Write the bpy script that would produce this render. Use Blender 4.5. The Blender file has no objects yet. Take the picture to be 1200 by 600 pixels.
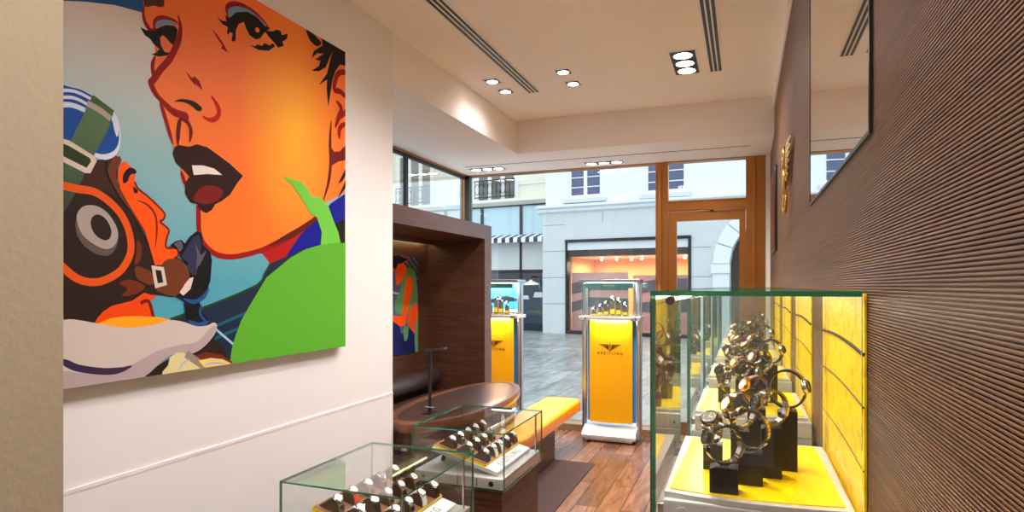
import bpy, bmesh, math, random
from mathutils import Vector, Matrix
from mathutils.geometry import tessellate_polygon
random.seed(7)
S = bpy.context.scene
COL = S.collection
# ------------------------------------------------------------------ camera
EYE = 1.65
F = 719.0
YAW = math.radians(20.7)
cam_d = bpy.data.cameras.new('camera')
cam_d.sensor_width = 36.0
cam_d.lens = F/1200*36
cam_d.shift_y = 35/1200
cam_d.clip_start = 0.02
cam_d.clip_end = 300
cam = bpy.data.objects.new('camera', cam_d)
COL.objects.link(cam)
cam.location = (0, 0, EYE)
cam.rotation_euler = (math.pi/2, 0, YAW)
S.camera = cam
# ------------------------------------------------------------------ world, exposure
S.view_settings.view_transform = 'Standard'
S.view_settings.look = 'None'
S.view_settings.gamma = 1
S.view_settings.use_curve_mapping = False
S.view_settings.exposure = 0.88
S.cycles.transparent_max_bounces = 48
S.cycles.max_bounces = 14
S.cycles.diffuse_bounces = 6
W = bpy.data.worlds.new('overcast_sky')
S.world = W
W.use_nodes = True
nt = W.node_tree
bg = nt.nodes['Background']
tc = nt.nodes.new('ShaderNodeTexCoord')
sx = nt.nodes.new('ShaderNodeSeparateXYZ')
rp = nt.nodes.new('ShaderNodeValToRGB')
rp.color_ramp.elements[0].position = 0.0
rp.color_ramp.elements[0].color = (0.74, 0.86, 1.0, 1)
rp.color_ramp.elements[1].position = 0.8
rp.color_ramp.elements[1].color = (0.86, 0.94, 1.0, 1)
nt.links.new(tc.outputs['Generated'], sx.inputs[0])
nt.links.new(sx.outputs['Z'], rp.inputs[0])
nt.links.new(rp.outputs[0], bg.inputs[0])
bg.inputs[1].default_value = 1.12
LAMP_W = 1.64      # scale on every interior lamp

# ------------------------------------------------------------------ helpers
def lin(c):
    c = c/255.0
    return c/12.92 if c <= 0.04045 else ((c+0.055)/1.055)**2.4
def rgb(r, g, b): return (lin(r), lin(g), lin(b), 1)
MATS = {}
def mat(name, col, rough=0.5, metal=0.0, emit=0.0, spec=None, coat=0.0, bump=0.0, bscale=80, var=0.0, vscale=6):
    if name in MATS: return MATS[name]
    m = bpy.data.materials.new(name); m.use_nodes = True
    n = m.node_tree; b = n.nodes['Principled BSDF']
    b.inputs['Base Color'].default_value = col
    b.inputs['Roughness'].default_value = rough
    b.inputs['Metallic'].default_value = metal
    if spec is not None: b.inputs['Specular IOR Level'].default_value = spec
    if coat: b.inputs['Coat Weight'].default_value = coat; b.inputs['Coat Roughness'].default_value = 0.06
    if emit:
        b.inputs['Emission Color'].default_value = col; b.inputs['Emission Strength'].default_value = emit
    t = n.nodes.new('ShaderNodeTexCoord')
    if bump:
        ns = n.nodes.new('ShaderNodeTexNoise'); ns.inputs['Scale'].default_value = bscale; ns.inputs['Detail'].default_value = 3
        bp = n.nodes.new('ShaderNodeBump'); bp.inputs['Strength'].default_value = bump; bp.inputs['Distance'].default_value = 0.004
        n.links.new(t.outputs['Object'], ns.inputs['Vector']); n.links.new(ns.outputs[0], bp.inputs['Height']); n.links.new(bp.outputs[0], b.inputs['Normal'])
    if var:
        ns = n.nodes.new('ShaderNodeTexNoise'); ns.inputs['Scale'].default_value = vscale; ns.inputs['Detail'].default_value = 4
        mx = n.nodes.new('ShaderNodeMix'); mx.data_type = 'RGBA'
        mx.inputs[6].default_value = tuple(max(0, c*(1-var)) for c in col[:3])+(1,)
        mx.inputs[7].default_value = tuple(min(1, c*(1+var)) for c in col[:3])+(1,)
        n.links.new(t.outputs['Object'], ns.inputs['Vector']); n.links.new(ns.outputs[0], mx.inputs[0]); n.links.new(mx.outputs[2], b.inputs['Base Color'])
    MATS[name] = m
    return m
def wood(name, c1, c2, stretch=(1, 1, 1), scale=8, rough=0.45, dist=2.0, coat=0.0):
    if name in MATS: return MATS[name]
    m = bpy.data.materials.new(name); m.use_nodes = True
    n = m.node_tree; b = n.nodes['Principled BSDF']; b.inputs['Roughness'].default_value = rough
    if coat: b.inputs['Coat Weight'].default_value = coat; b.inputs['Coat Roughness'].default_value = 0.1
    t = n.nodes.new('ShaderNodeTexCoord'); mp = n.nodes.new('ShaderNodeMapping')
    mp.inputs['Scale'].default_value = stretch
    ns = n.nodes.new('ShaderNodeTexNoise'); ns.inputs['Scale'].default_value = scale; ns.inputs['Detail'].default_value = 6; ns.inputs['Distortion'].default_value = dist*0.2
    r = n.nodes.new('ShaderNodeValToRGB')
    r.color_ramp.elements[0].position = 0.3; r.color_ramp.elements[0].color = c1
    r.color_ramp.elements[1].position = 0.7; r.color_ramp.elements[1].color = c2
    n.links.new(t.outputs['Object'], mp.inputs[0]); n.links.new(mp.outputs[0], ns.inputs['Vector'])
    n.links.new(ns.outputs[0], r.inputs[0]); n.links.new(r.outputs[0], b.inputs['Base Color'])
    MATS[name] = m
    return m
def planks(name, cols, width, length, rough=0.3, mortar=(0.02, 0.01, 0.008, 1), msize=0.004, rot=math.pi/2, grain=1.0, bumpy=0.0):
    m = bpy.data.materials.new(name); m.use_nodes = True
    n = m.node_tree; b = n.nodes['Principled BSDF']; b.inputs['Roughness'].default_value = rough
    t = n.nodes.new('ShaderNodeTexCoord'); mp = n.nodes.new('ShaderNodeMapping'); mp.inputs['Rotation'].default_value = (0, 0, rot)
    br = n.nodes.new('ShaderNodeTexBrick'); br.offset = 0.37; br.squash = 1
    br.inputs['Color1'].default_value = cols[0]; br.inputs['Color2'].default_value = cols[1]; br.inputs['Mortar'].default_value = mortar
    br.inputs['Scale'].default_value = 1; br.inputs['Mortar Size'].default_value = msize; br.inputs['Mortar Smooth'].default_value = 0.2
    br.inputs['Brick Width'].default_value = length; br.inputs['Row Height'].default_value = width; br.inputs['Bias'].default_value = -0.1
    n.links.new(t.outputs['Object'], mp.inputs[0]); n.links.new(mp.outputs[0], br.inputs['Vector'])
    m2 = n.nodes.new('ShaderNodeMapping'); m2.inputs['Scale'].default_value = (9*grain, 1.3*grain, 1)
    ns = n.nodes.new('ShaderNodeTexNoise'); ns.inputs['Scale'].default_value = 2.2; ns.inputs['Detail'].default_value = 7; ns.inputs['Distortion'].default_value = 1.2
    n.links.new(t.outputs['Object'], m2.inputs[0]); n.links.new(m2.outputs[0], ns.inputs['Vector'])
    r = n.nodes.new('ShaderNodeValToRGB'); r.color_ramp.elements[0].position = 0.3; r.color_ramp.elements[0].color = (0.55, 0.5, 0.46, 1)
    r.color_ramp.elements[1].position = 0.72; r.color_ramp.elements[1].color = (1.25, 1.2, 1.15, 1)
    mx = n.nodes.new('ShaderNodeMix'); mx.data_type = 'RGBA'; mx.blend_type = 'MULTIPLY'; mx.inputs[0].default_value = 1
    n.links.new(ns.outputs[0], r.inputs[0]); n.links.new(br.outputs['Color'], mx.inputs[6]); n.links.new(r.outputs[0], mx.inputs[7])
    n.links.new(mx.outputs[2], b.inputs['Base Color'])
    if bumpy:
        bp = n.nodes.new('ShaderNodeBump'); bp.inputs['Strength'].default_value = bumpy; bp.inputs['Distance'].default_value = 0.01
        n.links.new(ns.outputs[0], bp.inputs['Height']); n.links.new(bp.outputs[0], b.inputs['Normal'])
    MATS[name] = m
    return m
def glass(name, tint=(1, 1, 1, 1), base=0.04, rough=0.0, power=5.0, gain=0.9):
    if name in MATS: return MATS[name]
    m = bpy.data.materials.new(name); m.use_nodes = True
    n = m.node_tree; n.nodes.clear()
    out = n.nodes.new('ShaderNodeOutputMaterial'); tr = n.nodes.new('ShaderNodeBsdfTransparent'); gl = n.nodes.new('ShaderNodeBsdfGlossy')
    tr.inputs[0].default_value = tint; gl.inputs['Roughness'].default_value = rough
    lw = n.nodes.new('ShaderNodeLayerWeight'); lw.inputs[0].default_value = 0.5
    pw = n.nodes.new('ShaderNodeMath'); pw.operation = 'POWER'; pw.inputs[1].default_value = power
    ml = n.nodes.new('ShaderNodeMath'); ml.operation = 'MULTIPLY_ADD'; ml.inputs[1].default_value = gain; ml.inputs[2].default_value = base
    mx = n.nodes.new('ShaderNodeMixShader')
    n.links.new(lw.outputs['Facing'], pw.inputs[0]); n.links.new(pw.outputs[0], ml.inputs[0]); n.links.new(ml.outputs[0], mx.inputs[0])
    n.links.new(tr.outputs[0], mx.inputs[1]); n.links.new(gl.outputs[0], mx.inputs[2]); n.links.new(mx.outputs[0], out.inputs[0])
    MATS[name] = m
    return m

def tag(o, label=None, cat=None, group=None, kind=None):
    if label: o['label'] = label
    if cat: o['category'] = cat
    if group: o['group'] = group
    if kind: o['kind'] = kind
    return o
def empty(name, loc=(0, 0, 0), rz=0, label=None, cat=None, group=None):
    o = bpy.data.objects.new(name, None); COL.objects.link(o)
    o.empty_display_size = 0.05
    o.location = loc; o.rotation_euler = (0, 0, rz)
    return tag(o, label, cat, group)
class MB:
    def __init__(s): s.bm = bmesh.new(); s.mats = []
    def mi(s, m):
        if m is None: return 0
        if m not in s.mats: s.mats.append(m)
        return s.mats.index(m)
    def face(s, pts, m=None, smooth=False):
        try:
            f = s.bm.faces.new([s.bm.verts.new(p) for p in pts])
            f.material_index = s.mi(m); f.smooth = smooth
        except ValueError: pass
        return s
    def box(s, x0, x1, y0, y1, z0, z1, m=None, M=None, bev=0):
        vs = [s.bm.verts.new(Vector(p) if M is None else M @ Vector(p)) for p in
              [(x0, y0, z0), (x1, y0, z0), (x1, y1, z0), (x0, y1, z0), (x0, y0, z1), (x1, y0, z1), (x1, y1, z1), (x0, y1, z1)]]
        k = s.mi(m); fs = []
        for q in [(0, 3, 2, 1), (4, 5, 6, 7), (0, 1, 5, 4), (1, 2, 6, 5), (2, 3, 7, 6), (3, 0, 4, 7)]:
            f = s.bm.faces.new([vs[i] for i in q]); f.material_index = k; fs.append(f)
        if bev:
            es = list({e for f in fs for e in f.edges})
            r = bmesh.ops.bevel(s.bm, geom=es, offset=bev, segments=2, affect='EDGES', profile=0.5)
            for f in r['faces']: f.material_index = k; f.smooth = True
        return s
    def prism(s, pts, a, b, axis='y', m=None, M=None, smooth=False):
        """pts = 2-D outline; extruded from a to b along axis"""
        def P(p, t):
            v = {'x': (t, p[0], p[1]), 'y': (p[0], t, p[1]), 'z': (p[0], p[1], t)}[axis]
            v = Vector(v); return v if M is None else M @ v
        k = s.mi(m); n = len(pts)
        A = [s.bm.verts.new(P(p, a)) for p in pts]; B = [s.bm.verts.new(P(p, b)) for p in pts]
        for i in range(n):
            f = s.bm.faces.new((A[i], A[(i+1) % n], B[(i+1) % n], B[i])); f.material_index = k; f.smooth = smooth
        for L in (A, B):
            f = s.bm.faces.new(L); f.material_index = k
        return s
    def cyl(s, p, q, r, m=None, seg=20, r2=None, smooth=True):
        p = Vector(p); q = Vector(q); d = q-p
        u = d.orthogonal().normalized(); v = d.normalized().cross(u); r2 = r if r2 is None else r2
        k = s.mi(m)
        A = [s.bm.verts.new(p+r*(u*math.cos(t)+v*math.sin(t))) for t in [2*math.pi*i/seg for i in range(seg)]]
        B = [s.bm.verts.new(q+r2*(u*math.cos(t)+v*math.sin(t))) for t in [2*math.pi*i/seg for i in range(seg)]]
        for i in range(seg):
            f = s.bm.faces.new((A[i], A[(i+1) % seg], B[(i+1) % seg], B[i])); f.material_index = k; f.smooth = smooth
        for L in (A, B):
            f = s.bm.faces.new(L); f.material_index = k
        return s
    def tube(s, pts, r, m=None, seg=8, closed=False):
        pts = [Vector(p) for p in pts]; n = len(pts); rings = []; k = s.mi(m)
        up = None
        for i, p in enumerate(pts):
            a = pts[(i-1) % n] if (closed or i > 0) else p; b = pts[(i+1) % n] if (closed or i < n-1) else p
            d = (b-a).normalized()
            if up is None: up = d.orthogonal().normalized()
            up = (up-d*up.dot(d)).normalized(); v = d.cross(up)
            rr = r[i] if isinstance(r, (list, tuple)) else r
            rings.append([s.bm.verts.new(p+rr*(up*math.cos(t)+v*math.sin(t))) for t in [2*math.pi*j/seg for j in range(seg)]])
        for i in range(n if closed else n-1):
            A = rings[i]; B = rings[(i+1) % n]
            for j in range(seg):
                f = s.bm.faces.new((A[j], A[(j+1) % seg], B[(j+1) % seg], B[j])); f.material_index = k; f.smooth = True
        if not closed:
            for L in (rings[0], rings[-1]):
                f = s.bm.faces.new(L); f.material_index = k
        return s
    def lathe(s, prof, seg=32, m=None, c=(0, 0, 0), sx=1, sy=1, M=None):
        k = s.mi(m); rings = []
        for r, z in prof:
            L = []
            for i in range(seg):
                t = 2*math.pi*i/seg; p = Vector((c[0]+r*sx*math.cos(t), c[1]+r*sy*math.sin(t), c[2]+z))
                L.append(s.bm.verts.new(p if M is None else M @ p))
            rings.append(L)
        for A, B in zip(rings, rings[1:]):
            for i in range(seg):
                f = s.bm.faces.new((A[i], A[(i+1) % seg], B[(i+1) % seg], B[i])); f.material_index = k; f.smooth = True
        for L in (rings[0], rings[-1]):
            f = s.bm.faces.new(L); f.material_index = k
        return s
    def build(s, name, m=None, parent=None, loc=None, label=None, cat=None, group=None, kind=None, sharp=40):
        me = bpy.data.meshes.new(name)
        bmesh.ops.recalc_face_normals(s.bm, faces=s.bm.faces)
        for e in s.bm.edges:
            if len(e.link_faces) == 2 and e.calc_face_angle(0) > math.radians(sharp): e.smooth = False
        s.bm.to_mesh(me); s.bm.free()
        for x in (s.mats or [m]): me.materials.append(x)
        o = bpy.data.objects.new(name, me); COL.objects.link(o)
        if parent: o.parent = parent
        if loc: o.location = loc
        return tag(o, label, cat, group, kind)
def struct(o): o['kind'] = 'structure'; return o
def copy_tree(o, parent=None):
    c = o.copy(); COL.objects.link(c)
    if parent: c.parent = parent
    for ch in KIDS.get(o.name, []): 
        c2 = copy_tree(ch, c)
    return c
KIDS = {}
def kids(root):
    """remember the children of a prototype so it can be copied"""
    KIDS[root.name] = [o for o in COL.objects if o.parent == root]
    for k in KIDS[root.name]: kids(k)
def text_mesh(txt, size, M, depth=0.001, name='lettering', m=None, parent=None, spacing=1.0, align='CENTER', extra=None):
    cu = bpy.data.curves.new('t', 'FONT'); cu.body = txt; cu.size = size; cu.extrude = depth; cu.align_x = align; cu.align_y = 'CENTER'; cu.space_character = spacing
    cu.resolution_u = 3
    ob = bpy.data.objects.new('t', cu); COL.objects.link(ob)
    dg = bpy.context.evaluated_depsgraph_get()
    me = bpy.data.meshes.new_from_object(ob.evaluated_get(dg))
    bpy.data.objects.remove(ob); bpy.data.curves.remove(cu)
    me.transform(M); me.materials.clear()
    if m: me.materials.append(m)
    if extra:
        bm = bmesh.new(); bm.from_mesh(me); extra(bm, M); bm.to_mesh(me); bm.free()
    o = bpy.data.objects.new(name, me); COL.objects.link(o)
    if parent: o.parent = parent
    return o
# the pinhole of the camera, to read points of the photograph off real planes
_s, _c = math.sin(YAW), math.cos(YAW)
def ray(x, y):
    r = x-600; return (-F*_s+_c*r, F*_c+_s*r, 335-y)
def onX(x, y, X):
    d = ray(x, y); k = X/d[0]; return (d[1]*k, d[2]*k+EYE)          # (Y, z)
# ------------------------------------------------------------------ materials
M_plaster = mat('warm_white_plaster', rgb(236, 230, 230), 0.85, bump=0.05, bscale=60)
M_ceil = mat('ceiling_plaster', rgb(244, 236, 234), 0.9)
M_tan = mat('tan_plaster', rgb(168, 152, 126), 0.85, bump=0.35, bscale=55)
M_white = mat('white_paint', rgb(235, 232, 230), 0.5)
M_slat = wood('ribbed_walnut', rgb(92, 56, 34), rgb(122, 80, 50), (1, 0.5, 30), 3, 0.45)
M_walnut = wood('walnut_veneer', rgb(58, 34, 24), rgb(98, 62, 44), (1.2, 1.2, 14), 3, 0.4)
M_walnut_h = wood('red_walnut_veneer', rgb(70, 40, 28), rgb(98, 60, 42), (1.2, 1.2, 14), 3, 0.38)
M_rim = wood('table_rim_wood', rgb(100, 58, 38), rgb(128, 78, 54), (3, 1, 6), 4, 0.3, coat=0.3)
M_dwood = wood('dark_pedestal_wood', rgb(50, 28, 20), rgb(110, 68, 48), (1.5, 1.5, 22), 3, 0.35)
M_floor = planks('walnut_floor_planks', (rgb(156, 110, 84), rgb(108, 74, 58)), 0.17, 1.5, rough=0.22)
M_pave = planks('grey_stone_paving', (rgb(170, 176, 176), rgb(138, 146, 148)), 0.55, 1.3, rough=0.35, mortar=rgb(86, 92, 94), msize=0.012, rot=0.12, grain=0.3, bumpy=0.2)
M_brass = mat('brushed_bronze', rgb(190, 128, 70), 0.3, 1.0, bump=0.03, bscale=200)
M_gold = mat('polished_gold', rgb(226, 176, 88), 0.18, 1.0)
M_black = mat('black_satin', rgb(14, 13, 13), 0.35)
M_dark = mat('dark_frame_metal', rgb(22, 22, 24), 0.4, 0.3)
M_alu = mat('satin_aluminium', rgb(196, 200, 206), 0.28, 1.0)
M_silver = mat('painted_silver', rgb(214, 212, 208), 0.32, 0.35)
M_steel = mat('polished_steel', rgb(205, 205, 208), 0.14, 1.0)
M_dsteel = mat('darkened_steel', rgb(128, 122, 116), 0.13, 1.0)
M_chrome = mat('chrome', rgb(225, 225, 228), 0.07, 1.0)
M_yellow = mat('yellow_lacquer', rgb(252, 212, 0), 0.32)
M_yellow_d = mat('amber_yellow_panel', rgb(244, 172, 0), 0.4)
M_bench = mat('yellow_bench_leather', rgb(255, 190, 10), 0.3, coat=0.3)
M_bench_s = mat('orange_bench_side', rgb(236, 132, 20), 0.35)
M_leather = mat('dark_brown_leather', rgb(52, 38, 36), 0.34, bump=0.1, bscale=120)
M_inlay = mat('dark_leather_inlay', rgb(66, 50, 46), 0.32, bump=0.04, bscale=200)
M_carpet = mat('dark_carpet', rgb(72, 50, 48), 0.95, bump=0.4, bscale=400, var=0.15, vscale=60)
M_cush = mat('brown_suede', rgb(84, 62, 42), 0.85)
M_tray = mat('brown_tray_felt', rgb(150, 104, 74), 0.8)
M_lamp = mat('lamp_glow', (1.0, 0.93, 0.84, 1), 0.5, emit=14)
M_led = mat('led_strip_glow', (1.0, 0.9, 0.62, 1), 0.5, emit=9)
M_coolled = mat('cool_led_glow', (0.85, 0.97, 1.0, 1), 0.5, emit=7)
M_glass = glass('case_glass', (0.985, 0.995, 0.99, 1), 0.035, power=4.5)
M_wglass = glass('window_glass', (0.97, 0.99, 0.99, 1), 0.035, power=5)
M_tglass = glass('transom_glass', (0.93, 0.95, 0.92, 1), 0.05, power=2.6)
M_blueglass = mat('blue_acrylic', rgb(60, 140, 214), 0.15, coat=0.4)
M_blackleather = mat('black_strap', rgb(18, 16, 16), 0.5)
M_brownleather = mat('brown_strap', rgb(96, 40, 22), 0.5)
M_whitestrap = mat('white_strap', rgb(236, 234, 228), 0.45)
M_redstrap = mat('coral_strap', rgb(226, 84, 66), 0.5)
M_dial_w = mat('silver_dial', rgb(232, 232, 230), 0.3)
M_dial_b = mat('black_dial', rgb(16, 18, 24), 0.25)
def glass_edge():
    m = bpy.data.materials.new('green_glass_edge'); m.use_nodes = True
    b = m.node_tree.nodes['Principled BSDF']
    b.inputs['Base Color'].default_value = rgb(40, 128, 86); b.inputs['Roughness'].default_value = 0.08
    b.inputs['Transmission Weight'].default_value = 0.35
    return m
M_gedge = glass_edge()
def pane(mb, x0, x1, y0, y1, z0, z1, g=None, e=None):
    """a sheet of glass: clear broad faces, green edges"""
    g = g or M_glass; e = e or M_gedge
    d = [x1-x0, y1-y0, z1-z0]; ax = d.index(min(d))
    st = len(mb.bm.faces)
    mb.mi(g); mb.mi(e)
    mb.box(x0, x1, y0, y1, z0, z1, g)
    mb.bm.faces.ensure_lookup_table()
    for f in mb.bm.faces[st:]:
        f.normal_update()
        if abs(f.normal[ax]) < 0.5: f.material_index = mb.mi(e)
# ------------------------------------------------------------------ room shell
XR = 0.256; YW = 6.95; XL = -2.20; YE = 3.56; ZU = 3.35; ZS = 3.016; YS = 5.96; XG = -3.23; YB = -3.0
XN = -1.43; YN = 0.933
struct(MB().box(XG-0.05, XR+0.1, YB, YW+0.12, -0.1, 0).build('floor', M_floor))
struct(MB().box(XL-0.25, XR+0.1, YB, YS, ZU, ZU+0.1).build('ceiling', M_ceil))
sof = MB()
sof.prism([(XG-0.05, YE), (XL, YE), (XL, YS), (XR+0.1, YS), (XR+0.1, YW+0.12), (XG-0.05, YW+0.12)], ZS, ZU+0.1, 'z')
struct(sof.build('ceiling_soffit', M_ceil))
struct(MB().box(XG-0.05, XL, YN, YE, 0, ZU+0.1).build('wall_left', M_plaster))
struct(MB().box(XL+0.0, XN, YB, YN, 0, ZU).build('wall_near_left', M_tan))
struct(MB().box(XN, XR, YB-0.1, YB, 0, ZU).build('wall_back', M_plaster))
# faint ledge line on the left wall
t_ = MB(); t_.box(XL, XL+0.004, YN, YE-0.002, 0.0, 0.925, M_plaster); t_.box(XL, XL+0.006, YN, YE-0.002, 0.925, 0.94, M_plaster)
struct(t_.build('trim_1'))
# right wall, fine horizontal ribs
rw = MB(); P = 0.0062; k = rw.mi(M_slat); zz = 0.0; prof = []
while zz < ZU:
    prof += [(XR+0.0006, zz), (XR, zz+P*0.15), (XR, zz+P*0.5), (XR+0.0006, zz+P*0.62), (XR+0.0055, zz+P*0.66), (XR+0.0055, zz+P*0.97)]; zz += P
A = [rw.bm.verts.new((x, YB, z)) for x, z in prof]; B = [rw.bm.verts.new((x, YW, z)) for x, z in prof]
for i in range(len(prof)-1):
    rw.bm.faces.new((A[i], A[i+1], B[i+1], B[i]))
rw.box(XR+0.006, XR+0.1, YB, YW, 0, ZU, M_slat)
me_ = rw.build('wall_right'); struct(me_)
# slim cornice along the right wall
struct(MB().box(XR-0.012, XR, YB, YS, ZU-0.10, ZU, M_plaster).build('trim_2'))
# dark joint at eye height
# window wall : jamb, sill, header
struct(MB().box(0.215, XR, YW-0.08, YW+0.1, 0, ZS, M_white).build('trim_3'))
struct(MB().box(XG, -0.93, YW-0.16, YW+0.1, 0, 0.075, mat('sill_wood', rgb(150, 120, 92), 0.4)).build('trim_4'))
struct(MB().box(XG, XR, YW-0.03, YW+0.1, ZS-0.012, ZS, M_brass).build('trim_5'))
# bronze window + door frame
wf = empty('window_1', (0, YW, 0)); struct(wf)
def relY(mb_): return mb_
f = MB()
f.box(-0.915, -0.875, -0.03, 0.07, 0.0, ZS-0.012, M_brass); f.box(-0.875, -0.845, -0.05, 0.09, 0.0, ZS-0.012, M_brass, bev=0.004); f.box(-0.845, -0.78, -0.03, 0.07, 0.0, ZS-0.012, M_brass)
f.box(0.02, 0.085, -0.03, 0.07, 0, ZS-0.012, M_brass); f.box(0.085, 0.12, -0.05, 0.09, 0, ZS-0.012, M_brass, bev=0.004); f.box(0.12, 0.213, -0.03, 0.07, 0, ZS-0.012, M_brass)
f.box(-0.78, 0.02, -0.03, 0.07, 2.47, 2.58, M_brass)
f.box(-0.78, 0.02, -0.045, -0.03, 2.475, 2.485, M_brass); f.box(-0.78, 0.02, -0.045, -0.03, 2.565, 2.58, M_brass)
f.build('window_frame', parent=wf)
g = MB(); pane(g, -0.78, 0.02, 0.015, 0.023, 2.58, ZS-0.012, M_wglass, M_wglass); g.build('glass_pane', parent=wf)
g = MB(); pane(g, -3.17, -0.915, 0.015, 0.025, 0.075, ZS-0.012, M_wglass, M_gedge); g.build('glass_pane', parent=wf)
f = MB(); f.box(-3.235, -3.175, -0.05, 0.05, 0.075, ZS-0.012, M_dark); f.box(-3.265, -3.235, -0.05, 0.05, 0.075, ZS-0.012, M_brass); f.box(-3.3, -3.265, -0.05, 0.05, 0.075, ZS-0.012, M_dark)
f.build('corner_post', parent=wf)
# door leaf in the right bay
dr = empty('door_1', (0, YW, 0)); struct(dr)
f = MB(); f.box(-0.775, -0.69, -0.02, 0.045, 0.02, 2.46, M_brass); f.box(-0.045, 0.018, -0.02, 0.045, 0.02, 2.46, M_brass)
f.box(-0.69, -0.045, -0.02, 0.045, 2.36, 2.46, M_brass); f.box(-0.69, -0.045, -0.02, 0.045, 0.02, 0.16, M_brass); f.build('door_frame', parent=dr)
g = MB(); pane(g, -0.69, -0.045, 0.01, 0.018, 0.16, 2.36, M_wglass, M_gedge); g.build('glass_pane', parent=dr)
f = MB(); f.box(-0.40, 0.0, -0.075, -0.045, 2.462, 2.49, M_brass, bev=0.004); f.box(-0.34, -0.30, -0.06, -0.03, 2.45, 2.47, M_dark); f.build('door_closer', parent=dr)
f = MB(); f.cyl((-0.73, -0.075, 0.85), (-0.73, -0.075, 1.35), 0.014, M_brass); f.box(-0.74, -0.72, -0.075, -0.02, 0.9, 0.92, M_brass); f.box(-0.74, -0.72, -0.075, -0.02, 1.28, 1.3, M_brass); f.build('door_handle', parent=dr)
# side glazing above the timber booth
sg = empty('window_2', (XG, 0, 0)); struct(sg)
f = MB(); f.box(-0.02, 0.02, YE, YW-0.05, ZS-0.05, ZS-0.02, M_dark); f.box(-0.02, 0.03, YE, YW-0.05, ZS-0.02, ZS, M_brass)
f.box(-0.02, 0.02, YE, YW-0.05, 2.27, 2.30, M_dark)
for yy in (YE+0.02, 4.4, 5.45): f.box(-0.02, 0.02, yy, yy+0.045, 2.3, ZS-0.05, M_dark)
f.build('window_frame', parent=sg)
g = MB(); pane(g, -0.006, 0.004, YE, YW-0.05, 2.30, ZS-0.05, M_tglass, M_tglass); g.build('glass_pane', parent=sg)
g = MB(); pane(g, -0.006, 0.004, 6.02, YW-0.05, 0.0, 2.27, M_wglass, M_wglass); g.build('glass_pane', parent=sg)

# ------------------------------------------------------------------ timber booth
bt = empty('timber_booth', (-2.85, 4.8, 0), label='dark walnut seating booth open to the room, below the side glazing', cat='booth')
def L(x, y): return (x+2.85, y-4.8)
def lbox(mb, x0, x1, y0, y1, z0, z1, m, **k): return mb.box(x0+2.85, x1+2.85, y0-4.8, y1-4.8, z0, z1, m, **k)
f = MB(); lbox(f, -3.2, -2.5, YE+0.003, 6.0, 2.134, 2.28, M_walnut_h); f.build('roof_panel', parent=bt)
f = MB(); lbox(f, -3.2, -2.5, 5.82, 6.0, 0.0, 2.134, M_walnut_h); f.build('end_panel', parent=bt)
f = MB(); lbox(f, -3.2, -3.17, YE+0.003, 5.82, 0.0, 2.134, M_walnut); f.build('back_panel', parent=bt)
f = MB(); lbox(f, -3.16, -3.10, YE+0.01, 5.80, 2.112, 2.132, mat('cove_glow', (1.0, 0.86, 0.5, 1), 0.5, emit=1.6)); f.build('light_strip', parent=bt)
f = MB(); lbox(f, -3.10, -3.085, YE+0.01, 5.815, 2.085, 2.134, M_walnut_h); f.build('pelmet', parent=bt)
# leather bench with rolled back
bn = empty('leather_bench', (-2.9, 4.7, 0), label='dark brown leather bench with rolled back inside the booth', cat='bench')
f = MB(); f.box(-0.25, 0.12, -1.13, 1.08, 0.0, 0.36, M_leather, bev=0.02); f.build('bench_base', parent=bn)
def roll(r, x, z, y0, y1):
    m = MB(); Mx = Matrix.Translation((x, y0, z)) @ Matrix.Rotation(-math.pi/2, 4, 'X')
    Ln = y1-y0; pr = [(r*0.55, 0), (r*0.85, 0.012), (r, 0.05)]
    n = max(2, int(Ln/0.3))
    for i in range(1, n): pr += [(r, 0.05+(Ln-0.1)*i/n)]
    pr += [(r, Ln-0.05), (r*0.85, Ln-0.012), (r*0.55, Ln)]
    m.lathe(pr, 28, M_leather, M=Mx); return m
roll(0.10, -0.15, 0.70, -1.13, 1.08).build('back_roll', parent=bn)
roll(0.115, -0.03, 0.47, -1.13, 1.08).build('seat_roll', parent=bn)

# ------------------------------------------------------------------ oval table
TB = (-2.147, 4.545)
tb = empty('oval_table', (TB[0], TB[1], 0), label='large oval wooden table with dark leather inlay beside the booth', cat='table')
a_, b_ = 0.355, 0.965
def oval(prof, m, seg=64):
    q = MB(); q.lathe([(r, z) for r, z in prof], seg, m, sx=a_, sy=b_); return q
def ovl(mb, off_z, m, seg=72):
    """rings with a constant inset from the oval rim"""
    rings = []; k = mb.mi(m)
    for d, z in off_z:
        rings.append([mb.bm.verts.new(((a_-d)*math.cos(2*math.pi*i/seg), (b_-d)*math.sin(2*math.pi*i/seg), z)) for i in range(seg)])
    for A, B in zip(rings, rings[1:]):
        for i in range(seg):
            q = mb.bm.faces.new((A[i], A[(i+1) % seg], B[(i+1) % seg], B[i])); q.material_index = k; q.smooth = True
    for Lr in (rings[0], rings[-1]):
        q = mb.bm.faces.new(Lr); q.material_index = k
    return mb
ovl(MB(), [(0.03, 0.655), (0.008, 0.66), (0.0, 0.675), (0.0, 0.715), (0.006, 0.727), (0.014, 0.73), (0.07, 0.73), (0.072, 0.724), (0.1, 0.724)], M_rim).build('table_rim', parent=tb)
ovl(MB(), [(0.075, 0.7245), (0.075, 0.7275), (0.08, 0.7285), (0.12, 0.7285)], M_inlay).build('tabletop_inlay', parent=tb)
ovl(MB(), [(0.035, 0.56), (0.035, 0.655)], M_walnut_h).build('apron', parent=tb)
ovl(MB(), [(0.025, 0.535), (0.018, 0.54), (0.018, 0.56), (0.025, 0.565)], M_steel).build('metal_band', parent=tb)
ovl(MB(), [(0.19, 0.0085), (0.185, 0.06), (0.18, 0.485), (0.04, 0.50), (0.035, 0.535)], M_walnut_h).build('drum', parent=tb)
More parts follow.
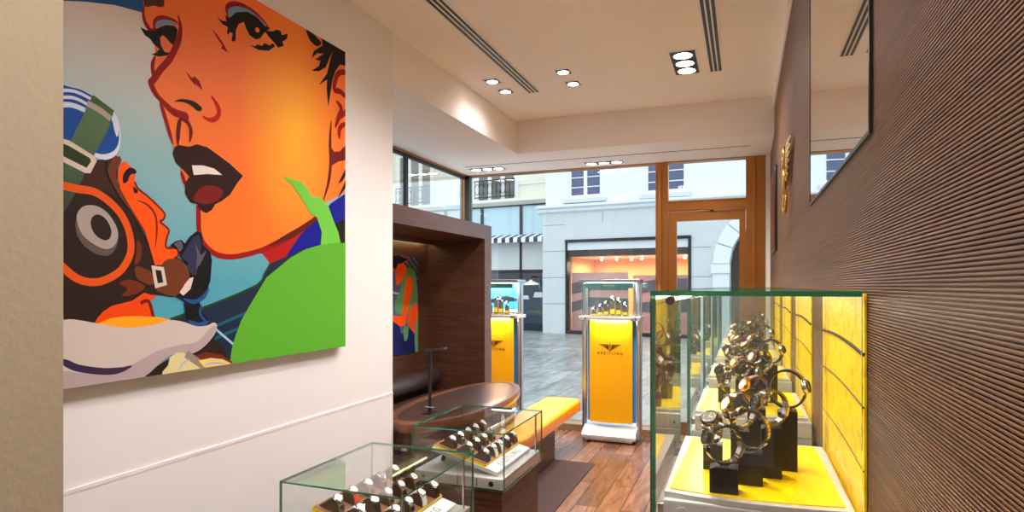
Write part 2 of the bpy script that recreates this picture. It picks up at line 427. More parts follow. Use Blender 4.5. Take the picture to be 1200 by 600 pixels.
# slim lamp standing on the table
lp = empty('table_lamp', (-2.124, 3.943, 0.7288), label='slim black table lamp with angled silver head on the oval table', cat='lamp')
f = MB(); f.box(-0.035, 0.035, -0.06, 0.06, 0.0, 0.006, M_black, bev=0.002); f.build('base', parent=lp)
f = MB(); f.box(-0.011, 0.011, -0.006, 0.006, 0.006, 0.455, M_black); f.build('pole', parent=lp)
Mh = Matrix.Translation((0.035, 0.0, 0.46)) @ Matrix.Rotation(math.radians(-8), 4, 'Y')
f = MB(); f.box(-0.06, 0.09, -0.03, 0.03, -0.008, 0.008, mat('graphite', rgb(70, 70, 74), 0.3, 0.8), M=Mh, bev=0.002); f.build('lamp_head', parent=lp)
f = MB(); f.cyl((-0.035, -0.012, 0.045), (0.035, -0.012, 0.045), 0.007, M_chrome, 10); f.build('switch', parent=lp)

# ------------------------------------------------------------------ yellow bench
yb = empty('yellow_bench', (-1.765, 5.3, 0), label='long yellow padded bench with rounded corners on a wooden plinth', cat='bench')
pts = []
hw, hl, r = 0.19, 0.93, 0.09
for cx, cy, a0 in ((hw-r, hl-r, 0), (-hw+r, hl-r, 90), (-hw+r, -hl+r, 180), (hw-r, -hl+r, 270)):
    for i in range(7):
        t = math.radians(a0+15*i); pts.append((cx+r*math.cos(t), cy+r*math.sin(t)))
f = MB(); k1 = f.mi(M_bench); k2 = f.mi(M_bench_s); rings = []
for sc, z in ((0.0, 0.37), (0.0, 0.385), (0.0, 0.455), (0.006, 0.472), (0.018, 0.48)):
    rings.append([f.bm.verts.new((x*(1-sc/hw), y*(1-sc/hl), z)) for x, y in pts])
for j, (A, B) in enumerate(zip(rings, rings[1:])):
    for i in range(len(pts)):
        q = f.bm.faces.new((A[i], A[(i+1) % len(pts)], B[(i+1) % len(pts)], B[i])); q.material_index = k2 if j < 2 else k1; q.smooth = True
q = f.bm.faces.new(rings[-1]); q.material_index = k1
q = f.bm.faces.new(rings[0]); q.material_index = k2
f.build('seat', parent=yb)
f = MB(); f.box(-0.12, 0.10, -0.8, 0.25, 0.0085, 0.37, M_walnut_h); f.build('plinth', parent=yb)
# carpet
MB().box(-2.17, -1.29, 1.2, 5.58, 0.0005, 0.008, M_carpet).build('carpet', label='dark brown flat carpet laid on the wooden floor', cat='carpet')

# ------------------------------------------------------------------ watches
def arc_pts(R, a0, a1, n): return [(R*math.cos(math.radians(a0+(a1-a0)*i/n)), R*math.sin(math.radians(a0+(a1-a0)*i/n))) for i in range(n+1)]
def ring_watch(name, R, w, band, case, dial, head=150, detail=True, loc=(0, 0, 0), rz=0, tilt=0, label=None, group=None, metal=True, scale=1.0, oval_=0.92):
    """a watch closed into an upright loop in the local XZ plane, resting at z=0; head points at the angle head"""
    rt = empty(name, loc, rz, label, 'watch', group)
    rt.rotation_euler = (0, tilt, rz); rt.scale = (scale,)*3
    th = 0.0058; cz = R
    n = 30; ob = MB(); k = ob.mi(band); k2 = ob.mi(M_gold if (metal and band is M_dsteel and detail == 2) else band)
    def pt(r, deg):
        t = math.radians(deg); return Vector((r*math.cos(t)*oval_, 0, cz+r*math.sin(t)))
    hw_ = 26
    angs = [head+hw_ + (360-2*hw_)*i/n for i in range(n+1)]
    for i in range(n):
        a0, a1 = angs[i], angs[i+1]
        gap = 0.10*(a1-a0) if metal else 0
        ww = w*(0.5+0.5*min(1, 0.55+abs((i+0.5)/n-0.5)*0.9))
        P0 = [pt(R-th, a0+gap), pt(R, a0+gap), pt(R, a1-gap), pt(R-th, a1-gap)]
        segs = [(-ww/2, -ww/6), (-ww/6, ww/6), (ww/6, ww/2)] if metal else [(-ww/2, ww/2)]
        for si, (y0, y1) in enumerate(segs):
            dr_ = 0.0006 if si == 1 else 0
            vs = [ob.bm.verts.new(p+Vector((0, y, 0))) for y in (y0, y1) for p in P0]
            for q in ((0, 1, 2, 3), (7, 6, 5, 4), (0, 4, 5, 1), (1, 5, 6, 2), (2, 6, 7, 3), (3, 7, 4, 0)):
                fc = ob.bm.faces.new([vs[j] for j in q]); fc.material_index = k2 if si == 1 else k; fc.smooth = False
    ob.build('bracelet' if metal else 'strap', parent=rt)
    # clasp
    t = math.radians(head+180); cl = MB()
    Mc = Matrix.Translation(pt(R, head+180)) @ Matrix.Rotation(-t, 4, 'Y') 
    cl.box(-0.006, 0.0012, -w*0.42, w*0.42, -0.012, 0.012, M_steel, M=Mc, bev=0.001); cl.build('clasp', parent=rt)
    # head
    t = math.radians(head); hr = w*0.80
    Mh = Matrix.Translation(pt(R-0.004, head)) @ Matrix.Rotation(math.pi/2-t, 4, 'Y')
    c = MB(); c.lathe([(hr*0.86, -0.006), (hr*0.97, -0.003), (hr, 0.0), (hr, 0.005), (hr*0.93, 0.008)], 28, case, M=Mh)
    c.box(-hr*1.22, hr*1.22, -w*0.42, w*0.42, -0.004, 0.002, case, M=Mh, bev=0.001)
    c.cyl(Mh @ Vector((0, hr*0.95, 0.001)), Mh @ Vector((0, hr*1.18, 0.001)), 0.0036, case, 12)
    for s_ in (-1, 1): c.cyl(Mh @ Vector((s_*hr*0.5, hr*0.82, 0.001)), Mh @ Vector((s_*hr*0.56, hr*1.04, 0.001)), 0.0024, case, 8)
    c.build('watch_case', parent=rt)
    c = MB(); c.lathe([(hr*0.93, 0.008), (hr*0.93, 0.0098), (hr*0.86, 0.0112), (hr*0.76, 0.0105), (hr*0.76, 0.008)], 28, dial if dial is M_dial_b else (M_gold if detail == 2 else case), M=Mh); c.build('bezel', parent=rt)
    c = MB(); c.mi(dial); c.lathe([(hr*0.76, 0.0078), (hr*0.76, 0.0088)], 24, dial, M=Mh)
    hand = M_gold if dial is M_dial_b else M_black
    c.box(-0.0006, hr*0.55, -0.0006, 0.0006, 0.0088, 0.0094, hand, M=Mh); c.box(-0.0008, 0.0008, -hr*0.4, 0.0, 0.0088, 0.0094, hand, M=Mh)
    for i in range(12):
        aa = math.radians(30*i); Mi = Mh @ Matrix.Rotation(aa, 4, 'Z'); c.box(hr*0.56, hr*0.68, -0.0006, 0.0006, 0.0088, 0.0092, hand, M=Mi)
    c.build('dial', parent=rt)
    return rt
def block(name, x, y, z, w, d, h, label, group, slant=0.0):
    rt = MB(); hh = h
    rt.prism([(-w/2, 0), (w/2, 0), (w/2, hh-slant), (w*0.30, hh), (-w*0.30, hh), (-w/2, hh-0.004)], -d/2, d/2, 'y', M_black)
    rt.box(-0.010, 0.010, -d*0.3, d*0.3, hh, hh+0.004, M_chrome)
    o = rt.build(name, label=label, cat='display block', group=group); o.location = (x, y, z)
    return o
# ------------------------------------------------------------------ long wall cases on the right
ZT = 1.143; CX0 = -0.214; CX1 = 0.242; CL = 0.66
ord_ = ['nearest', 'second', 'third', 'fourth', 'farthest']
M_relief = None
def wall_case(i, y0):
    rt = empty('display_case', (0.02, y0+CL/2, 0), label={0: 'nearest glass watch case with yellow tray on the ribbed wall', 1: 'second glass watch case along the ribbed wall, just behind the nearest', 2: 'middle of the five glass watch cases along the ribbed wall', 3: 'fourth glass watch case along the ribbed wall', 4: 'farthest glass watch case along the ribbed wall, next to the door'}[i], cat='display case', group='glass watch cases along the ribbed wall')
    ox, oy = 0.02, y0+CL/2
    def B(mb, x0, x1, a, b, z0, z1, m, **k): return mb.box(x0-ox, x1-ox, a-oy, b-oy, z0, z1, m, **k)
    t = 0.012; x0, x1, ya, yb_ = CX0-ox, CX1-ox, -CL/2, CL/2; zt = 1.638; zb = 0.90
    g = MB(); pane(g, x0, x1, ya, yb_, zt-0.012, zt); g.build('glass_top', parent=rt)
    for nm, q in (('glass_pane', (x0, x1, ya, ya+t, zb, zt-0.0125)), ('glass_pane', (x0, x1, yb_-t, yb_, zb, zt-0.0125)), ('glass_pane', (x0, x0+t, ya+t+0.0005, yb_-t-0.0005, zb, zt-0.0125))):
        g = MB(); pane(g, *q); g.build(nm, parent=rt)
    # body
    f = MB(); B(f, CX0+0.012, CX1, y0+0.012, y0+CL-0.012, 0.96, ZT-0.075, M_silver, bev=0.004)
    B(f, CX0+0.03, CX1, y0+0.011, y0+CL-0.03, ZT-0.075, ZT-0.012, M_silver, bev=0.006); f.build('base_housing', parent=rt)
    # curved tray frame
    f = MB(); n = 12; out = []; inn = []
    def fr(u): return y0+0.012-0.0*u
    xs = [CX0+0.03+(CX1-0.012-CX0-0.03)*j/n for j in range(n+1)]
    front = [(x-ox, y0+0.012+0.028*abs((x-(CX0+CX1)/2)/0.23)**2-oy) for x in xs]
    poly = front+[(CX1-0.012-ox, y0+CL-0.03-oy), (CX0+0.03-ox, y0+CL-0.03-oy)]
    f.prism(poly, ZT-0.012, ZT, 'z', M_silver); f.build('tray_frame', parent=rt)
    ins = [(x*0.94+0.0, y+0.022) for x, y in front]
    poly = ins+[((CX1-0.035)-ox, y0+CL-0.05-oy), ((CX0+0.055)-ox, y0+CL-0.05-oy)]
    f = MB(); f.prism(poly, ZT, ZT+0.003, 'z', M_yellow); f.build('tray_surface', parent=rt)
    for xx in (CX0+0.075, CX1-0.06):
        f = MB(); f.cyl((xx-ox, y0+0.014-oy, ZT-0.047), (xx-ox, y0+0.007-oy, ZT-0.047), 0.019, M_silver, 20); f.cyl((xx-ox, y0+0.016-oy, ZT-0.047), (xx-ox, y0+0.0065-oy, ZT-0.047), 0.006, M_steel, 12); f.build('screw_cap', parent=rt)
    f = MB(); B(f, CX0+0.013, CX0+0.03, y0+0.03, y0+0.045, ZT-0.055, ZT-0.03, M_chrome, bev=0.003); f.build('hinge', parent=rt); f = MB(); B(f, CX0+0.005, CX0+0.03, y0+CL-0.09, y0+CL-0.075, ZT-0.03, ZT-0.01, M_chrome, bev=0.003); f.build('hinge', parent=rt)
    f = MB(); f.cyl((CX0+0.045-ox, y0+0.05-oy, zt-0.022), (CX0+0.045-ox, y0+CL-0.05-oy, zt-0.022), 0.0045, M_led, 10); f.build('light_tube', parent=rt)
    f = MB(); f.cyl((CX0+0.045-ox, y0+0.022-oy, zt-0.024), (CX0+0.045-ox, y0+0.05-oy, zt-0.024), 0.011, M_black, 14); f.build('lamp_holder', parent=rt)
    f = MB(); B(f, CX0+0.03, CX1, y0+0.03, y0+CL-0.03, 0.0, 0.96, M_dwood); f.build('pedestal', parent=rt)
    ld = bpy.data.lights.new('case_lamp', 'AREA'); ld.shape = 'RECTANGLE'; ld.size = 0.03; ld.size_y = CL-0.1; ld.energy = 0.75*LAMP_W; ld.color = (1, 0.93, 0.78)
    lo = bpy.data.objects.new('case_lamp', ld); COL.objects.link(lo); lo.parent = rt; lo.location = (CX0+0.05-ox, 0, zt-0.03); lo.rotation_euler = (0, math.radians(-18), 0)
    return rt
# (x, y offset, block h, block w, ring R, w, kind, head angle, rz, tilt)
spec = [(-0.0455, 0.075, 0.062, 0.066, 0.049, 0.028, 'steel', 158, 24, 0),
        (0.0150, 0.165, 0.080, 0.060, 0.052, 0.028, 'two', 130, -20, 0),
        (0.0680, 0.245, 0.132, 0.050, 0.047, 0.028, 'steel', 165, 26, 0),
        (0.1120, 0.330, 0.162, 0.048, 0.054, 0.024, 'black', 12, -16, 0),
        (-0.0100, 0.345, 0.095, 0.050, 0.050, 0.028, 'two', 158, 30, 0),
        (-0.0800, 0.270, 0.068, 0.050, 0.038, 0.032, 'steel', 125, 66, 0),
        (0.0350, 0.450, 0.140, 0.050, 0.046, 0.026, 'brown', 155, 25, 0)]
wkind = {'steel': (M_dsteel, M_dsteel, M_dial_b, True, 'steel watch'), 'two': (M_dsteel, M_dsteel, M_dial_w, True, 'two-tone watch'), 'black': (M_blackleather, M_steel, M_dial_b, False, 'black watch'), 'brown': (M_brownleather, M_gold, M_dial_w, False, 'brown watch')}
place = ['front', 'second', 'third', 'tallest right-hand', 'middle rear', 'left rear', 'rearmost']
caseword = ['the nearest wall case', 'the second wall case', 'the middle wall case', 'the fourth wall case', 'the farthest wall case']
for ci in range(5):
    y0 = 1.52+1.04*ci
    wall_case(ci, y0)
    if ci == 0: protoW = []; protoB = []
    for j, (x, dy, h, bw, R, w, kd, hd, rz, tl) in enumerate(spec):
        band, cs, dl, met, desc = wkind[kd]
        lab = '%s on the %s block in %s' % (desc, place[j], caseword[ci]); blab = '%s black display block in %s' % (place[j], caseword[ci])
        if ci == 0:
            protoB.append(block('display_block', x, y0+dy, ZT+0.003, bw, 0.05, h, blab, 'black blocks in the wall cases'))
            wt = ring_watch('wristwatch', R, w, band, cs, dl, hd, 2 if kd == 'two' else 1, (x, y0+dy, ZT+0.003+h+0.004), math.radians(rz), 0, lab, 'watches in the wall cases', met)
            kids(wt); protoW.append(wt)
        else:
            jj = (j+ci*2) % len(spec) if j not in (3,) else 3
            if ci > 1 and j == 6: continue
            bo = protoB[j].copy(); COL.objects.link(bo); bo.location = (x, y0+dy, ZT+0.003); bo['label'] = blab
            src = protoW[jj]; wt = copy_tree(src)
            wt.location = (x, y0+dy, ZT+0.003+h+0.004); wt['label'] = '%s on the %s block in %s' % (wkind[spec[jj][6]][4], place[j], caseword[ci])
            wt.rotation_euler = (0, 0, math.radians(rz+random.uniform(-14, 14)))
# yellow relief panels on the wall
def relief_mat():
    m = bpy.data.materials.new('yellow_relief'); m.use_nodes = True
    n = m.node_tree; b = n.nodes['Principled BSDF']; b.inputs['Roughness'].default_value = 0.35
    t = n.nodes.new('ShaderNodeTexCoord'); mp = n.nodes.new('ShaderNodeMapping'); mp.inputs['Scale'].default_value = (1, 9, 14)
    ns = n.nodes.new('ShaderNodeTexNoise'); ns.inputs['Scale'].default_value = 2.2; ns.inputs['Detail'].default_value = 5
    vo = n.nodes.new('ShaderNodeTexVoronoi'); vo.inputs['Scale'].default_value = 6
    n.links.new(t.outputs['Object'], mp.inputs[0]); n.links.new(mp.outputs[0], ns.inputs['Vector']); n.links.new(mp.outputs[0], vo.inputs['Vector'])
    r = n.nodes.new('ShaderNodeValToRGB'); r.color_ramp.elements[0].position = 0.34; r.color_ramp.elements[0].color = rgb(242, 178, 0)
    r.color_ramp.elements[1].position = 0.5; r.color_ramp.elements[1].color = rgb(255, 214, 0)
    n.links.new(ns.outputs[0], r.inputs[0]); n.links.new(r.outputs[0], b.inputs['Base Color'])
    bp = n.nodes.new('ShaderNodeBump'); bp.inputs['Strength'].default_value = 0.5; bp.inputs['Distance'].default_value = 0.006
    n.links.new(ns.outputs[0], bp.inputs['Height']); n.links.new(bp.outputs[0], b.inputs['Normal'])
    return m
M_rel = relief_mat()
pl = ['beside the nearest wall case', 'behind the second wall case', 'behind the middle wall case', 'behind the fourth wall case']
for i in range(4):
    y0 = 1.545+1.15*i; y1 = y0+0.76
    rt = empty('relief_panel', (XR-0.0045, (y0+y1)/2, 1.2), label='yellow textured panel with black lines on the ribbed wall %s' % pl[i], cat='wall panel', group='yellow relief panels on the ribbed wall')
    f = MB(); h = (y1-y0)/2
    f.box(-0.003, 0.004, -h, h, -0.35, 0.432, M_rel, bev=0.002); f.build('panel', parent=rt)
    for k, (za, zb_, w_) in enumerate(((0.298, 0.302, 0.009), (0.18, 0.182, 0.0045), (0.038, 0.04, 0.003))):
        f = MB(); P_ = []
        for j in range(11):
            u = j/10; P_.append((-0.0038, -h+u*2*h, za+(zb_-za)*u +0.010*math.sin(math.pi*u)))
        f.tube(P_, w_/2, M_black, 6); f.build('black_line', parent=rt)
# ------------------------------------------------------------------ square cases on the left
def swath(mb, prof, w, th, m):
    """a band following the 2-D profile (x,z), width w along y"""
    k = mb.mi(m); n = len(prof); R_ = []
    for i, p in enumerate(prof):
        a = prof[max(0, i-1)]; b = prof[min(n-1, i+1)]; dx, dz = b[0]-a[0], b[1]-a[1]; l = math.hypot(dx, dz); nx, nz = -dz/l, dx/l
        if nz < 0 and i < n-3 and False: nx, nz = -nx, -nz
        o = (p[0]+nx*th, p[1]+nz*th)
        R_.append([mb.bm.verts.new(q) for q in ((p[0], -w/2, p[1]), (o[0], -w/2, o[1]), (o[0], w/2, o[1]), (p[0], w/2, p[1]))])
    for A, B in zip(R_, R_[1:]):
        for j in range(4):
            f = mb.bm.faces.new((A[j], A[(j+1) % 4], B[(j+1) % 4], B[j])); f.material_index = k; f.smooth = True
    for q in (R_[0], R_[-1]):
        f = mb.bm.faces.new(q); f.material_index = k
CPROF = [(-0.036, 0.0), (-0.034, 0.006), (-0.020, 0.017), (-0.008, 0.030), (0.004, 0.036), (0.016, 0.033), (0.027, 0.022), (0.034, 0.008), (0.035, 0.0)]
def smooth_open(p, n=4):
    out = []
    for i in range(len(p)-1):
        p0 = p[max(0, i-1)]; p1 = p[i]; p2 = p[i+1]; p3 = p[min(len(p)-1, i+2)]
        for j in range(n):
            t = j/n; out.append(tuple(0.5*((2*p1[k])+(-p0[k]+p2[k])*t+(2*p0[k]-5*p1[k]+4*p2[k]-p3[k])*t*t+(-p0[k]+3*p1[k]-3*p2[k]+p3[k])*t**3) for k in (0, 1)))
    out.append(p[-1]); return out
def cushion_proto():
    f = MB(); f.prism(smooth_open(CPROF, 3), -0.013, 0.013, 'y', M_cush)
    return f.build('watch_cushion')
def cushion_watch(strap, dial, metal):
    rt = empty('wristwatch')
    sp = smooth_open(CPROF, 3)
    f = MB(); swath(f, sp[7:-1], 0.0215, 0.0042, strap); f.build('bracelet' if metal else 'strap', parent=rt)
    Mh = Matrix.Translation((0.013, 0, 0.0385)) @ Matrix.Rotation(math.radians(22), 4, 'Y')
    f = MB(); f.lathe([(0.0135, -0.003), (0.0165, -0.001), (0.0165, 0.002), (0.0145, 0.0038), (0.0125, 0.0035)], 22, M_steel, M=Mh); f.cyl(Mh @ Vector((0, 0.015, 0.002)), Mh @ Vector((0, 0.019, 0.002)), 0.002, M_steel, 8); f.build('watch_case', parent=rt)
    f = MB(); f.lathe([(0.0125, 0.0030), (0.0125, 0.0036)], 20, dial, M=Mh)
    hd = M_black if dial is M_dial_w else M_dial_w
    f.box(-0.0004, 0.008, -0.0004, 0.0004, 0.0036, 0.0041, hd, M=Mh); f.box(-0.0005, 0.0005, -0.0055, 0, 0.0036, 0.0041, hd, M=Mh); f.build('dial', parent=rt)
    return rt
cu0 = cushion_proto(); cu_used = [False]
cw = {'steel': cushion_watch(M_steel, M_dial_w, True), 'black': cushion_watch(M_blackleather, M_dial_w, False), 'white': cushion_watch(M_whitestrap, M_dial_w, False), 'coral': cushion_watch(M_redstrap, M_dial_w, False), 'steeld': cushion_watch(M_steel, M_dial_b, True)}
for v in cw.values(): kids(v)
cw_used = set()
cwd = {'steel': 'steel bracelet watch', 'black': 'black strap watch', 'white': 'white strap watch', 'coral': 'coral strap watch', 'steeld': 'steel watch with dark dial'}
def square_case(y0, which, layout):
    X0, X1, Y0, Y1 = -1.515, -1.03, y0, y0+0.57
    cx, cy = (X0+X1)/2, (Y0+Y1)/2
    rt = empty('display_case', (cx, cy, 0), label='square glass display case, %s, holding rows of watches on cushions' % which, cat='display case', group='square glass cases on wooden pedestals')
    hx, hy = (X1-X0)/2, (Y1-Y0)/2; zt, zb = 0.97, 0.70; t = 0.006
    f = MB(); f.box(-hx+0.02, hx-0.02, -hy+0.02, hy-0.02, 0.0085, 0.685, M_dwood); f.box(-hx+0.05, hx-0.05, -hy+0.05, hy-0.05, 0.685, 0.70, M_black); f.build('pedestal', parent=rt)
    g = MB(); pane(g, -hx, hx, -hy, hy, zt-0.006, zt); g.build('glass_top', parent=rt)
    for q in ((-hx, hx, -hy, -hy+t, zb, zt-0.0065), (-hx, hx, hy-t, hy, zb, zt-0.0065), (-hx, -hx+t, -hy+t+.0005, hy-t-.0005, zb, zt-0.0065), (hx-t, hx, -hy+t+.0005, hy-t-.0005, zb, zt-0.0065)):
        g = MB(); pane(g, *q); g.build('glass_pane', parent=rt)
    f = MB(); f.box(-hx+0.01, hx-0.01, -hy+0.01, hy-0.01, 0.702, 0.755, M_silver, bev=0.006)
    for xx in (-0.1, 0.0, 0.1): f.box(xx-0.002, xx+0.002, -hy+0.008, -hy+0.0105, 0.71, 0.748, M_steel)
    f.build('base_housing', parent=rt)
    for xx in (-hx+0.06, hx-0.07):
        f = MB(); f.cyl((xx, -hy+0.012, 0.728), (xx, -hy+0.0075, 0.728), 0.013, M_chrome, 18); f.cyl((xx, -hy+0.012, 0.728), (xx, -hy+0.0065, 0.728), 0.007, M_black, 12); f.build('lock', parent=rt)
    for yy in (-hy+0.05, hy-0.05):
        f = MB(); f.cyl((hx-0.022, yy, 0.756), (hx-0.022, yy, zt-0.0065), 0.0045, M_chrome, 12); f.build('rod', parent=rt)
    # tilted tray platform
    ang = math.radians(14.5)
    Mt = Matrix.Translation((-1.42-cx, 0, 0.872)) @ Matrix.Rotation(ang, 4, 'Y')
    f = MB(); f.box(-0.006, 0.352, -0.236, 0.236, -0.032, -0.013, M_silver, M=Mt, bev=0.002); f.build('tray_platform', parent=rt)
    f = MB(); f.box(0.04, 0.055, -0.2, -0.18, -0.075, -0.034, M_black, M=Mt); f.box(0.04, 0.055, 0.18, 0.2, -0.075, -0.034, M_black, M=Mt); f.build('tilt_bracket', parent=rt)
    f = MB()
    for a in range(3):
        for (b0, b1) in ((-0.228, -0.078), (-0.075, 0.075), (0.078, 0.228)):
            f.box(0.002+0.094*a, 0.094*(a+1), b0, b1, 0.0, 0.003, M_tray, M=Mt)
    f.box(0.0, 0.284, -0.23, 0.23, -0.0128, 0.0, M_yellow, M=Mt); f.build('watch_tray', parent=rt)
    ml = Mt @ Matrix.Translation((0.330, 0.0, -0.0125)) @ Matrix.Rotation(math.pi/2, 4, 'Z')
    f = MB(); f.box(0.288, 0.350, -0.232, 0.232, -0.0128, -0.0118, M_white, M=Mt); f.build('name_plate', parent=rt)
    text_mesh('BREITLING', 0.046, Mt @ Matrix.Translation((0.319, 0, -0.0115)) @ Matrix.Rotation(math.pi/2, 4, 'Z'), 0.0004, 'lettering', mat('grey_print', rgb(90, 88, 86), 0.5), rt, 1.35)
    Mw = Matrix.Translation((cx, cy, 0)) @ Mt
    cols = [0.052, 0.145, 0.236]; rows = [-0.190, -0.100, -0.010, 0.085, 0.185]
    colw = ['left', 'middle', 'right']; roww = ['front', 'second', 'third', 'fourth', 'rear']
    for a, xx in enumerate(cols):
        for b, yy in enumerate(rows):
            kd = layout[b][a]
            if kd is None: continue
            P_ = Mw @ Vector((xx+0.004, yy+random.uniform(-.004, .004), 0.0035))
            if not cu_used[0]: c = cu0; cu_used[0] = True
            else: c = cu0.copy(); COL.objects.link(c)
            c.location = P_; c.rotation_euler = (0, ang, 0); c.scale = (1.15, 1.25, 1.2)
            tag(c, 'brown suede watch cushion, %s column %s row of %s' % (colw[a], roww[b], which), 'cushion', 'watch cushions in the square cases')
            if kd not in cw_used: w_ = cw[kd]; cw_used.add(kd)
            else: w_ = copy_tree(cw[kd])
            w_.location = P_; w_.rotation_euler = (0, ang, 0); w_.scale = (1.15, 1.25, 1.2)
            tag(w_, '%s on a cushion, %s column %s row of %s' % (cwd[kd], colw[a], roww[b], which), 'watch', 'watches in the square cases')
    ld = bpy.data.lights.new('case_lamp', 'AREA'); ld.size = 0.3; ld.energy = 0.0
    bpy.data.lights.remove(ld)
square_case(1.715, 'the nearer one', [['steel', 'white', 'white'], ['coral', 'black', 'white'], ['steel', 'steel', 'steel'], ['steeld', 'steel', 'white'], ['steel', 'steel', 'black']])
square_case(2.625, 'the farther one', [['black', 'steel', 'black'], ['steel', 'black', 'white'], ['black', 'steel', 'white'], ['steel', 'steeld', 'black'], ['steel', None, 'steel']])

# ------------------------------------------------------------------ display stands in the window
def wing_logo(bm, M, s=1.0, d=0.002):
    def add(pts):
        vs = [bm.verts.new(M @ Vector((x*s, y*s, d))) for x, y in pts]
        try: bm.faces.new(vs)
        except ValueError: pass
    for sg_ in (-1, 1):
        for k in range(5):
            y1 = 0.036-0.009*k; L_ = 0.105-0.016*k
            add([(sg_*0.014, y1-0.004), (sg_*0.03, y1), (sg_*L_, y1+0.001-0.001*k), (sg_*(L_-0.008), y1-0.005), (sg_*0.03, y1-0.007), (sg_*0.014, y1-0.011)])
    # anchor-like letter B between the wings
    for a0, a1, b0, b1 in ((-0.008, -0.003, -0.008, 0.042), (-0.008, 0.006, 0.037, 0.042), (-0.008, 0.006, 0.015, 0.020), (-0.008, 0.008, -0.008, -0.003), (0.005, 0.010, 0.019, 0.038), (0.007, 0.012, -0.005, 0.016)):
        add([(a0, b0), (a1, b0), (a1, b1), (a0, b1)])
    add([(-0.02, -0.006), (-0.012, -0.012), (0, -0.016), (0.012, -0.012), (0.02, -0.006), (0.012, -0.018), (0, -0.024), (-0.012, -0.018)])
def stand(x, y, lab, pic):
    rt = empty('display_stand', (x, y, 0), label=lab, cat='display stand', group='silver watch stands with yellow panels in the window')
    H = 1.72; hw = 0.32
    for s_ in (-1, 1):
        f = MB(); a, b = sorted((s_*hw, s_*(hw-0.052))); f.box(a, b, -0.03, 0.03, 0.02, H-0.02, M_alu, bev=0.006); f.box(s_*(hw-0.03)-0.003, s_*(hw-0.03)+0.003, -0.0325, -0.03, 0.03, H-0.03, M_silver); f.build('post', parent=rt)
    f = MB(); f.box(-hw, hw, -0.16, 0.11, H-0.035, H, M_alu, bev=0.006); f.build('top_cap', parent=rt)
    f = MB(); f.box(-0.24, 0.24, -0.15, 0.03, H-0.044, H-0.035, M_coolled); f.build('light_strip', parent=rt)
    f = MB(); f.box(-0.255, 0.255, -0.153, -0.148, H-0.095, H-0.04, mat('teal_header', rgb(60, 120, 124), 0.3)); f.build('header', parent=rt)
    text_mesh('BREITLING', 0.022, Matrix.Translation((0, -0.154, H-0.068)) @ Matrix.Rotation(math.pi/2, 4, 'X'), 0.0003, 'lettering', mat('gold_print', rgb(238, 216, 130), 0.4), rt, 1.1)
    # shelf
    f = MB(); f.box(-hw-0.004, hw+0.004, -0.17, 0.11, 1.285, 1.325, M_silver, bev=0.008); f.build('shelf', parent=rt)
    for s_ in (-1, 1):
        f = MB(); f.cyl((s_*0.285, -0.17, 1.305), (s_*0.285, -0.185, 1.305), 0.016, M_chrome, 16); f.cyl((s_*0.25, -0.168, 1.305), (s_*0.25, -0.18, 1.305), 0.008, M_black, 12); f.build('knob', parent=rt)
    f = MB(); f.box(-0.23, 0.23, -0.15, 0.02, 1.325, 1.335, mat('gold_felt', rgb(150, 120, 60), 0.7)); f.build('shelf_mat', parent=rt)
    for q in ((-0.265, 0.265, -0.16, -0.155), (-0.265, 0.265, 0.095, 0.10)):
        g = MB(); pane(g, q[0], q[1], q[2], q[3], 1.326, H-0.036); g.build('glass_pane', parent=rt)
    for s_ in (-1, 1):
        a, b = sorted((s_*0.265, s_*0.269)); g = MB(); pane(g, a, b, -0.16, 0.10, 1.326, H-0.036); g.build('glass_pane', parent=rt)
    # yellow banner panel, gently bowed
    f = MB(); n = 12
    fr_ = [(-0.23+0.46*i/n, -0.055-0.028*math.sin(math.pi*i/n)) for i in range(n+1)]
    f.prism(fr_+[(a, b+0.012) for a, b in reversed(fr_)], 0.19, 1.283, 'z', M_yellow_d, smooth=True); f.build('yellow_panel', parent=rt)
    Ml = Matrix.Translation((0, -0.0845, 0.985)) @ Matrix.Rotation(math.pi/2, 4, 'X')
    text_mesh('BREITLING', 0.042, Matrix.Translation((0, -0.0842, 0.93)) @ Matrix.Rotation(math.pi/2, 4, 'X'), 0.0012, 'lettering', mat('dark_bronze_print', rgb(60, 40, 22), 0.35, 0.6), rt, 1.45)
    bm = bmesh.new(); wing_logo(bm, Ml, 1.15, 0.001); me = bpy.data.meshes.new('winged_emblem'); bm.to_mesh(me); bm.free(); me.materials.append(MATS['dark_bronze_print'])
    wo = bpy.data.objects.new('winged_emblem', me); COL.objects.link(wo); wo.parent = rt
    sd = wo.modifiers.new('s', 'SOLIDIFY'); sd.thickness = 0.0012
    f = MB(); f.box(-0.26, 0.26, 0.0, 0.012, 0.19, 1.28, M_blueglass); f.build('blue_back_panel', parent=rt)
    f = MB(); f.box(-0.2, 0.2, -0.12, -0.07, 1.279, 1.2845, M_led); f.build('under_shelf_light', parent=rt)
    ld = bpy.data.lights.new('shelf_lamp', 'AREA'); ld.shape = 'RECTANGLE'; ld.size = 0.4; ld.size_y = 0.05; ld.energy = 1.5*LAMP_W; ld.color = (1, 0.95, 0.8)
    lo = bpy.data.objects.new('shelf_lamp', ld); COL.objects.link(lo); lo.parent = rt; lo.location = (0, -0.115, 1.275); lo.rotation_euler = (math.radians(12), 0, 0)
    ld = bpy.data.lights.new('showcase_lamp', 'AREA'); ld.shape = 'RECTANGLE'; ld.size = 0.45; ld.size_y = 0.15; ld.energy = 4*LAMP_W; ld.color = (0.9, 0.97, 1)
    lo = bpy.data.objects.new('showcase_lamp', ld); COL.objects.link(lo); lo.parent = rt; lo.location = (0, -0.06, H-0.05)
